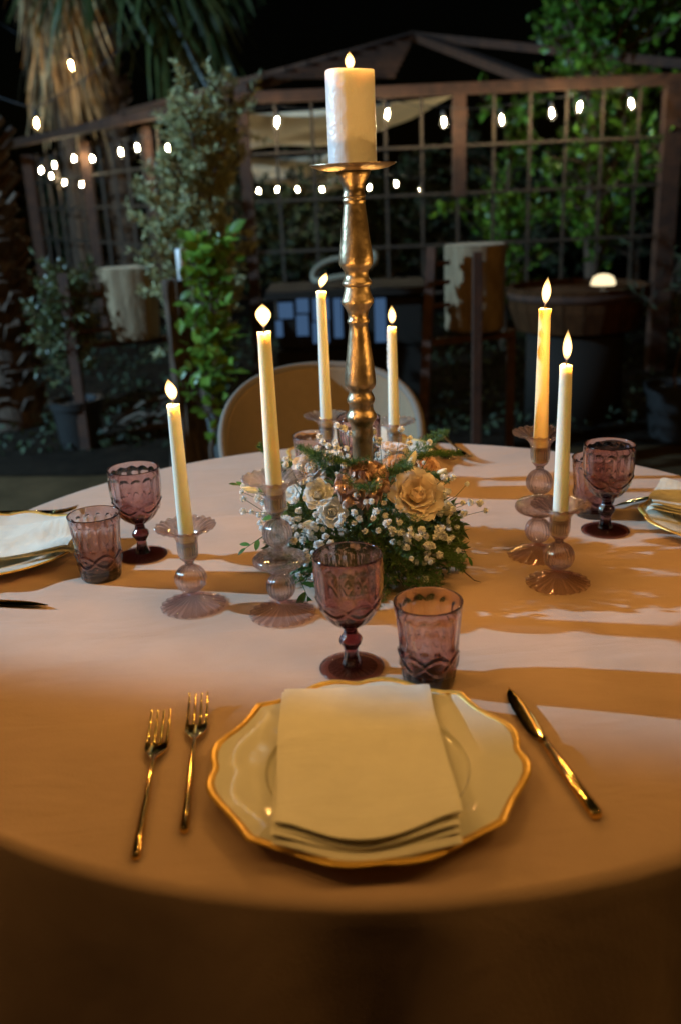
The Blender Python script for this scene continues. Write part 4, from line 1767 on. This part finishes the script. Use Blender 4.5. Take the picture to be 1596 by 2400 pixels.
def gz(x, y):
    """point on the ground at a picture position"""
    d = at(x, y, 3) - CAM
    return CAM + d * (-CAM.z / d.z)


# olive tree
g = at(470, 900, 3.5)
tree('olive_tree', 'silvery olive tree rising in front of the pergola corner', 'tree', (g.x, 3.5, 0), at(466, 330, 3.5), 60, .40, 21, 'olive', 30000, .046, .0090, br=.50, r0=.045, sub=7, upright=.9)
# bright citrus shrub under it
g = at(478, 1000, 2.6)
big_leaf_plant('citrus_shrub', 'bright green broad leaved shrub in front of the olive tree', 'shrub', (g.x, 2.6, 0), at(486, 585, 2.6), 30, .36, 5, 'citrus', 190, .075, br=.24, r0=.014, sub=3, extra=160, wide=.6)
# broad leaved tree spilling over the right side of the pergola
g = at(1360, 700, 6.0)
big_leaf_plant('leafy_tree', 'broad leaved green tree growing over the right end of the pergola', 'tree', (g.x, 6.0, 0), at(1380, 60, 6.0), 44, .62, 31, 'vine', 300, .105, br=.85, r0=.075, sub=4, extra=2600, wide=.6, upright=.6)
g = at(1160, 600, 6.3)
big_leaf_plant('climbing_plant', 'green climber filling the mesh panel right of the half post', 'climber', (g.x, 6.3, 0), at(1170, 290, 6.3), 24, .6, 33, 'vine', 120, .10, br=.5, r0=.03, sub=3, extra=900, wide=.6, upright=.5)
# potted shrubs on the left
g = gz(192, 1040)
pot('plant_pot', 'black plastic pot holding the grey green shrub on the left', (g.x, g.y, 0), .135, .30, 'pot')
tree('potted_shrub', 'grey green leafy shrub in the black pot on the left', 'shrub', (g.x, g.y, .27), at(168, 690, g.y), 40, .5, 51, 'shrubleaf', 4200, .046, .017, br=.34, r0=.014, sub=5, upright=.75)
SHG = g
g = gz(512, 1052)
pot('plant_pot', 'grey pot beside the left edge of the chair', (g.x, g.y, 0), .12, .26, 'greypot')
t = thing('strappy_plant', 'plant with long strap leaves in the grey pot beside the chair', 'plant', (g.x, g.y, .23))
rr = random.Random(4)
for k in range(26):
    a = rr.uniform(0, 6.28)
    L = rr.uniform(.35, .75)
    pts = []
    for i in range(7):
        u = i / 6
        r_ = .03 + .30 * L * u ** 1.6
        pts.append(Vector((r_ * math.cos(a), r_ * math.sin(a), L * (u - .25 * u ** 3))))
    sdv = Vector((-math.sin(a), math.cos(a), 0))
    vs, fs = [], []
    for i, p in enumerate(pts):
        wv = .012 * math.sin(math.pi * (.2 + .78 * i / 6))
        vs += [p - sdv * wv, p + Vector((0, 0, -.002)), p + sdv * wv]
    for i in range(6):
        q = i * 3
        fs += [(q, q + 1, q + 4, q + 3), (q + 1, q + 2, q + 5, q + 4)]
    MB().add(vs, fs).build('leaf', 'darkleaf', t)
g = gz(1545, 1010)
pot('plant_pot', 'dark pot at the right edge behind the table', (g.x, g.y, 0), .15, .30, 'pot')
tree('potted_plant', 'thin dry stemmed plant in the dark pot at the right edge', 'plant', (g.x, g.y, .27), (g.x - .05, g.y, .9), 12, .55, 61, 'darkleaf', 160, .09, .012, br=.5, r0=.008, sub=2)
# dark evergreens closing the garden off
for i, (px, py, Y, hgt, n_, lab) in enumerate(((20, 700, 13.5, 2.6, 7000, 'dark evergreen bush behind the far left pergola bay'), (235, 700, 11.5, 2.0, 7000, 'dark evergreen bush behind the cut log on the left'),
                                               (640, 700, 8.0, 1.45, 7000, 'dark evergreen bush behind the blue counter'), (900, 700, 9.2, 1.6, 7000, 'dark evergreen bush left of the half post'),
                                               (1180, 700, 9.0, 1.7, 6000, 'dark evergreen bush behind the right log'), (1460, 700, 9.0, 2.2, 7000, 'dark evergreen bush in the far right bay'))):
    g = at(px, py, Y)
    tree('evergreen_bush', lab, 'bush', (g.x, Y, 0), (g.x, Y, hgt * .8), 60, .95, 71 + i, 'darkleaf', n_, .085, .038, br=.95, r0=.04, sub=5, upright=.5, group='dark evergreen bushes behind the pergola')


# ------------------------------------------------------------------ palms
def strips(b, P0, D0, L, W, droop, rs, seg=4, twist=.4):
    """one hanging ribbon"""
    p = np.array(P0, float)
    d = np.array(D0, float)
    d /= np.linalg.norm(d)
    sd_ = np.cross(d, rs.normal(size=3))
    sd_ /= np.linalg.norm(sd_) + 1e-9
    vs = []
    for i in range(seg + 1):
        wv = W / 2 * (1 - .8 * (i / seg) ** 2)
        vs += [tuple(p - sd_ * wv), tuple(p + sd_ * wv)]
        d = d + np.array([0, 0, -droop]) + rs.normal(size=3) * .08
        d /= np.linalg.norm(d)
        p = p + d * L / seg
    b.add(vs, [(2 * i, 2 * i + 1, 2 * i + 3, 2 * i + 2) for i in range(seg)])


def palm(name, label, x, Y, r, ztop, zskirt, seed, fronds, skirt=700, boots=160, k_=1.0):
    rs = np.random.default_rng(seed)
    t = thing(name, label, 'palm', (x, Y, 0))
    pr = [(0, 0)] + [(r * (1.15 - .25 * min(1, z / 2)) * (1 + .03 * math.sin(z * 17)), z) for z in np.linspace(0, ztop, 40)] + [(0, ztop)]
    MB().lathe(pr, 24).build('trunk', 'bark', t)
    if boots:
        b = MB()
        for k in range(boots):
            a = rs.uniform(0, 2 * np.pi)
            z = rs.uniform(.05, ztop)
            d = Vector((math.cos(a), math.sin(a), .9))
            p = Vector((math.cos(a) * r * .9, math.sin(a) * r * .9, z))
            b.bar(p, p + d * rs.uniform(.06, .13), .06 * rs.uniform(.6, 1.2), .018)
        tag(b.build('leaf_bases', 'boots', t, smooth=False), kind='stuff')
    if skirt:
        b = MB()
        for k in range(skirt):
            a = rs.uniform(0, 2 * np.pi)
            z = zskirt + rs.uniform(0, 1) ** .8 * (ztop - zskirt) + .25
            rr_ = r * rs.uniform(.9, 1.45)
            strips(b, (math.cos(a) * rr_, math.sin(a) * rr_, z), (math.cos(a) * .16 + rs.normal() * .1, math.sin(a) * .16 + rs.normal() * .1, -1), rs.uniform(.35, .9) * k_, rs.uniform(.012, .036) * k_, .10, rs)
        tag(b.build('dry_frond_skirt', 'dryfrond', t, smooth=False), kind='stuff')
    for k, (a, el, pl) in enumerate(fronds):
        d = np.array([math.cos(R(a)) * math.cos(R(el)), math.sin(R(a)) * math.cos(R(el)), math.sin(R(el))])
        p0 = np.array([0, 0, ztop - .1])
        pts = [p0 + d * pl * u + np.array([0, 0, -.35 * pl * u * u]) for u in np.linspace(0, 1, 6)]
        f_ = MB().tube([tuple(q) for q in pts], [.022, .018, .016, .014, .012, .010], 6).build('frond', 'palmgreen', t)
        b = MB()
        e = pts[-1]
        dd_ = pts[-1] - pts[-2]
        dd_ /= np.linalg.norm(dd_)
        sdv = np.cross(dd_, [0, 0, 1.0])
        sdv /= np.linalg.norm(sdv) + 1e-9
        for i in range(30):
            an = R(-85 + 170 * i / 29)
            fd_ = dd_ * math.cos(an) + sdv * math.sin(an)
            strips(b, e, fd_, rs.uniform(.75, 1.0) * k_, .036 * k_, .22, rs, 6)
        b.build('leaflet_fan', 'palmgreen', f_, smooth=False)
    return t


pp_ = at(146, 150, 10.5)
palm('palm_tree', 'palm with a thick pale skirt of dry hanging fronds at the top left', pp_.x, 10.5, .17, 5.6, at(146, 190, 10.5).z, 5, [(200, 10, 1.2), (170, -15, 1.2), (230, -25, 1.1), (300, -10, 1.0), (190, -40, 1.2)], 1300, 0, 1.5)
pp_ = at(246, 150, 11.0)
palm('palm_tree', 'darker palm trunk studded with old leaf bases beside the skirted palm', pp_.x, 11.0, .17, 4.9, 4.5, 6, [(-20, 0, 1.2), (-50, -15, 1.3), (10, 15, 1.3), (-80, -30, 1.0), (-30, -45, 1.3), (40, -10, 1.2), (-5, -35, 1.5)], 90, 420, 1.5)
pp_ = at(-12, 700, 4.3)
palm('old_palm_trunk', 'shaggy brown palm trunk at the left picture edge', pp_.x, 4.3, .15, 1.75, .9, 8, [], 0, 420)

# ------------------------------------------------------------------ logs on steel stands


def wood_log(name, label, c, r0_, r1_, h, seed, cat='log'):
    rr = random.Random(seed)
    ph = [rr.uniform(0, 6) for _ in range(4)]

    def md(th, r, z, i):
        q = 1 + .07 * math.sin(2 * th + ph[0]) + .04 * math.sin(3 * th + ph[1] + 2 * z) + .02 * math.sin(9 * th + ph[2])
        return r * q, z
    t = thing(name, label, cat, c)
    pr = [(0, 0), (r0_ * .96, 0), (r0_, .01)] + [(r0_ + (r1_ - r0_) * k / 12 , h * k / 12) for k in range(1, 12)] + [(r1_, h - .008), (r1_ * .97, h)]
    MB().lathe(pr, 40, md).build('trunk_wood', 'cutwood', t)
    MB().lathe([(r1_ * .985, h - .001), (r1_ * .5, h + .001), (0, h + .001)], 40, md).build('sawn_end', 'endgrain', t)
    return t


LP = gz(203, 1050)
LY = LP.y
ld_ = thing('log_stand', 'rusty steel post stand holding the cut log on the left', 'stand', (LP.x, LY, 0))


def sbar(t, name, a, b_, wx, wy, o0):
    return MB().bar(Vector(a) - o0, Vector(b_) - o0, wx, wy).build(name, 'rust', t, smooth=False)


O0 = Vector((LP.x, LY, 0))
zt = at(203, 628, LY).z
sbar(ld_, 'post', (LP.x, LY, 0), (LP.x, LY, zt), .05, .05, O0)
lc = at(295, 615, LY + .12)
lr = (at(355, 650, LY + .12).x - at(228, 650, LY + .12).x) / 2
zb = at(300, 782, LY + .12).z
for yy in (680, 765):
    z = at(203, yy, LY).z
    sbar(ld_, 'arm', (LP.x + .024, LY + .03, z), (lc.x - lr * .8, LY + .10, z), .022, .022, O0)
sbar(ld_, 'post', (lc.x + lr + .05, LY + .25, 0), (lc.x + lr + .05, LY + .25, zb + .05), .05, .05, O0)
sbar(ld_, 'shelf_bar', (LP.x + .02, LY + .12, zb - .02), (lc.x + lr + .05, LY + .25, zb - .02), .04, .03, O0)
wood_log('wood_log', 'pale peeled tree log held on the steel post at the left', (lc.x, LY + .14, zb), lr * .80, lr * 1.02, lc.z - zb, 3)

RY = 2.7
rp = at(1095, 1020, RY)
O1 = Vector((rp.x, RY, 0))
rd_ = thing('log_stand', 'rusty steel ladder stand holding the log on the right of the brass stem', 'stand', O1)
zt = at(1095, 580, RY).z
sbar(rd_, 'post', (rp.x, RY, 0), (rp.x, RY, zt), .038, .038, O1)
rl = at(990, 700, RY + .1)
sbar(rd_, 'post', (rl.x - .05, RY + .12, 0), (at(993, 580, RY + .1).x, RY + .1, zt + .02), .04, .04, O1)
for yy in (612, 658, 712):
    z = at(1010, yy, RY).z
    sbar(rd_, 'rung', (rl.x - .01, RY + .10, z), (at(1030, 660, RY + .2).x, RY + .16, z), .018, .018, O1)
r3 = at(1178, 900, RY + .25)
sbar(rd_, 'post', (r3.x, RY + .3, 0), (r3.x, RY + .3, at(1178, 760, RY + .25).z), .036, .036, O1)
rc = at(1096, 562, RY + .28)
rr_ = (at(1170, 650, RY + .28).x - at(1020, 650, RY + .28).x) / 2
zb = at(1096, 758, RY + .28).z
sbar(rd_, 'shelf_bar', (rl.x - .02, RY + .14, zb - .03), (r3.x, RY + .28, zb - .03), .04, .03, O1)
wood_log('wood_log', 'rough tree log standing in the ladder stand right of the brass stem', (rc.x, RY + .3, zb), rr_ * .98, rr_, rc.z - zb, 6)

# old gnarled stump with a white pillar candle on it
sp_ = at(400, 640, 2.80)
sg = at(420, 1075, 2.80)
b = MB()


def gn(th, r, z, i):
    return r * (1 + .20 * math.sin(3 * th + 2.5 * z) + .13 * math.sin(7 * th - 4 * z + math.sin(9 * z)) + .08 * math.sin(15 * th + 7 * z) + .05 * math.sin(27 * th - 11 * z)), z


hs_ = sp_.z - .005
b.lathe([(0, 0)] + [(float(np.interp(q, [0, .08, .25, .45, .65, hs_ - .05, hs_], [.12, .09, .07, .058, .05, .045, .042])), float(q)) for q in np.linspace(0, hs_, 40)] + [(0, hs_)], 96, gn)
o = b.build('tree_stump', 'bark')
o.location = (sp_.x, 2.80, 0)
tag(o, 'tall gnarled bark stump behind the left candle flame', 'stump')
cz = thing('garden_candle', 'unlit white pillar candle standing on the stump beside the citrus leaves', 'candle', at(423, 645, 2.76))
rc_ = (at(435, 600, 2.76).x - at(411, 600, 2.76).x) / 2
hc = at(423, 572, 2.76).z - at(423, 645, 2.76).z
MB().lathe([(0, 0), (rc_, 0), (rc_, hc - .006), (rc_ * .9, hc), (0, hc - .003)], 28).build('wax', 'wax_pearl', cz)
MB().tube([(0, 0, hc - .004), (0, 0, hc + .008)], .0015, 5).build('wick', 'wick', cz)

# fallen branches lying by the stump
for k in range(16):
    rr = random.Random(k + 300)
    a = gz(rr.uniform(215, 400), rr.uniform(985, 1015))
    an = rr.uniform(-.6, .6)
    L = rr.uniform(.3, .7)
    c = Vector((a.x + L * math.cos(an), a.y + L * math.sin(an), rr.uniform(.03, .35)))
    s0 = Vector((a.x, a.y, .012))
    md_ = s0.lerp(c, .5) + Vector((0, rr.gauss(0, .05), rr.gauss(.03, .03)))
    lift = max(0, .014 - md_.z)
    b = MB().tube([(0, 0, 0), md_ - s0 + Vector((0, 0, lift)), c - s0], [.011, .008, .004], 6)
    o = b.build('fallen_branch', 'twig')
    o.location = s0
    tag(o, 'thin bare branch lying in the tangle on the bed left of the stump', 'branch', 'bare branches piled on the ground')

# ------------------------------------------------------------------ counter with blue reflections made as panels, rope ring, barrel with lamp
KY = 4.3
k0, k1 = at(632, 690, KY), at(975, 690, KY)
kt = at(800, 682, KY).z
kb = at(800, 802, KY).z
O2 = Vector(((k0.x + k1.x) / 2, KY, 0))
kt_ = thing('garden_counter', 'dark counter with blue reflections made as glowing panels behind the candle flames', 'counter', O2)
MB().box((0, .30, kt + .02), (k1.x - k0.x + .10, .66, .04)).build('top', 'counter', kt_, smooth=False)
MB().box((0, .30, kb / 2 + .0), (k1.x - k0.x, .56, kb - .02)).build('plinth', 'counter', kt_, smooth=False)
MB().box((0, .32, (kt + kb) / 2), (k1.x - k0.x - .02, .50, kt - kb - .004)).build('body', 'counter', kt_, smooth=False)
for (xa, xb, ya, yb) in ((640, 676, 700, 735), (682, 712, 690, 722), (682, 712, 729, 775), (720, 760, 690, 740), (720, 760, 746, 792), (768, 790, 690, 780), (862, 890, 690, 790), (634, 652, 742, 778)):  # glowing plates in place of the reflections
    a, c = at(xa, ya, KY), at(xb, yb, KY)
    MB().box(((a.x + c.x) / 2 - O2.x, .055, (a.z + c.z) / 2), (c.x - a.x, .02, abs(a.z - c.z))).build('blue_reflection', 'bluereflection', kt_, smooth=False)
b = MB()
rc = at(795, 665, KY + .1)
ra, rb = .19, .05
pts = []
for k in range(41):
    a = 2 * math.pi * k / 40
    e = Vector((math.copysign(abs(math.cos(a)) ** .6, math.cos(a)) * ra, .06 * math.sin(a), math.copysign(abs(math.sin(a)) ** .8, math.sin(a)) * rb + math.cos(a) * .05))
    pts.append(e)
o = b.tube(pts, .018, 10, False).build('rope_ring', 'creamrope')
o.location = (rc.x, KY + .16, kt + .04 + rb + .07)
tag(o, 'long cream ring lying on the counter behind the brass stem', 'ring')

BY = 3.6
bc = at(1362, 668, BY)
br_ = (at(1530, 690, BY).x - at(1192, 690, BY).x) / 2
zt = bc.z
zb = at(1362, 770, BY).z
bt = thing('barrel_planter', 'wide brown half barrel on a dark base at the right', 'barrel', (bc.x, BY + .3, 0))
ST = 22
for k in range(ST):
    a0, a1 = 2 * math.pi * k / ST + .008, 2 * math.pi * (k + 1) / ST - .008
    vs = []
    for z, rq in ((zb, .86), ((zb + zt) / 2, .97), (zt, 1.0)):
        for a, f_ in ((a0, 1), (a1, 1), (a1, .94), (a0, .94)):
            vs.append((br_ * rq * f_ * math.cos(a), br_ * rq * f_ * math.sin(a), z))
    fs = [(0, 3, 2, 1), (8, 9, 10, 11)]
    for i in range(2):
        for j in range(4):
            fs.append((i * 4 + j, i * 4 + (j + 1) % 4, i * 4 + 4 + (j + 1) % 4, i * 4 + 4 + j))
    MB().add(vs, fs).build('stave', 'barrel', bt, smooth=False)
MB().lathe([(br_ * .985, zt - .06), (br_ * 1.012, zt - .06), (br_ * 1.014, zt - .025), (br_ * .99, zt - .025)], 48, closed=True).build('hoop', 'rust', bt)
MB().lathe([(0, zt - .05), (br_ * .93, zt - .05), (br_ * .93, zt - .03), (0, zt - .03)], 40).build('lid', 'barrel', bt)
MB().lathe([(0, 0), (br_ * .7, 0), (br_ * .7, zb), (0, zb)], 32).build('base', 'counter', bt)
lm_ = at(1391, 708, BY + .05)
lt = thing('dome_lamp', 'small lit dome lamp on the barrel at the right', 'lamp', (lm_.x, BY + .1, zt - .03))
rl_ = (at(1420, 700, BY).x - at(1364, 700, BY).x) / 2
MB().lathe([(0, 0), (rl_ * .4, 0), (rl_ * .35, .012), (.01, .02), (.008, .05), (0, .05)], 20).build('foot', 'black', lt)
MB().lathe([(rl_, .045), (rl_ * .98, .060), (rl_ * .8, .085), (rl_ * .45, .098), (0, .103)], 28).build('shade', 'domelamp', lt)

# ------------------------------------------------------------------ the flood lamp that lights the table from the left, out of the picture
ft_ = thing('flood_lamp', 'white flood lamp on a steel post far to the left of the table', 'lamp', (FLOOD.x - .12, FLOOD.y - .06, 0))
MB().tube([(0, 0, 0), (0, 0, FLOOD.z - .1)], .025, 10).build('post', 'metalgrey', ft_)
MB().lathe([(0, 0), (.22, 0), (.22, .015), (.03, .03), (0, .03)], 24).build('base', 'metalgrey', ft_)
hd = MB().lathe([(0, -.10), (.05, -.10), (.09, -.03), (.095, .02), (.088, .02), (.08, -.02), (0, -.04)], 24).build('head', 'metalgrey', ft_)
hd.matrix_local = Matrix.Translation(Vector((.06, .03, FLOOD.z))) @ _aim.to_track_quat('Z', 'Y').to_matrix().to_4x4()
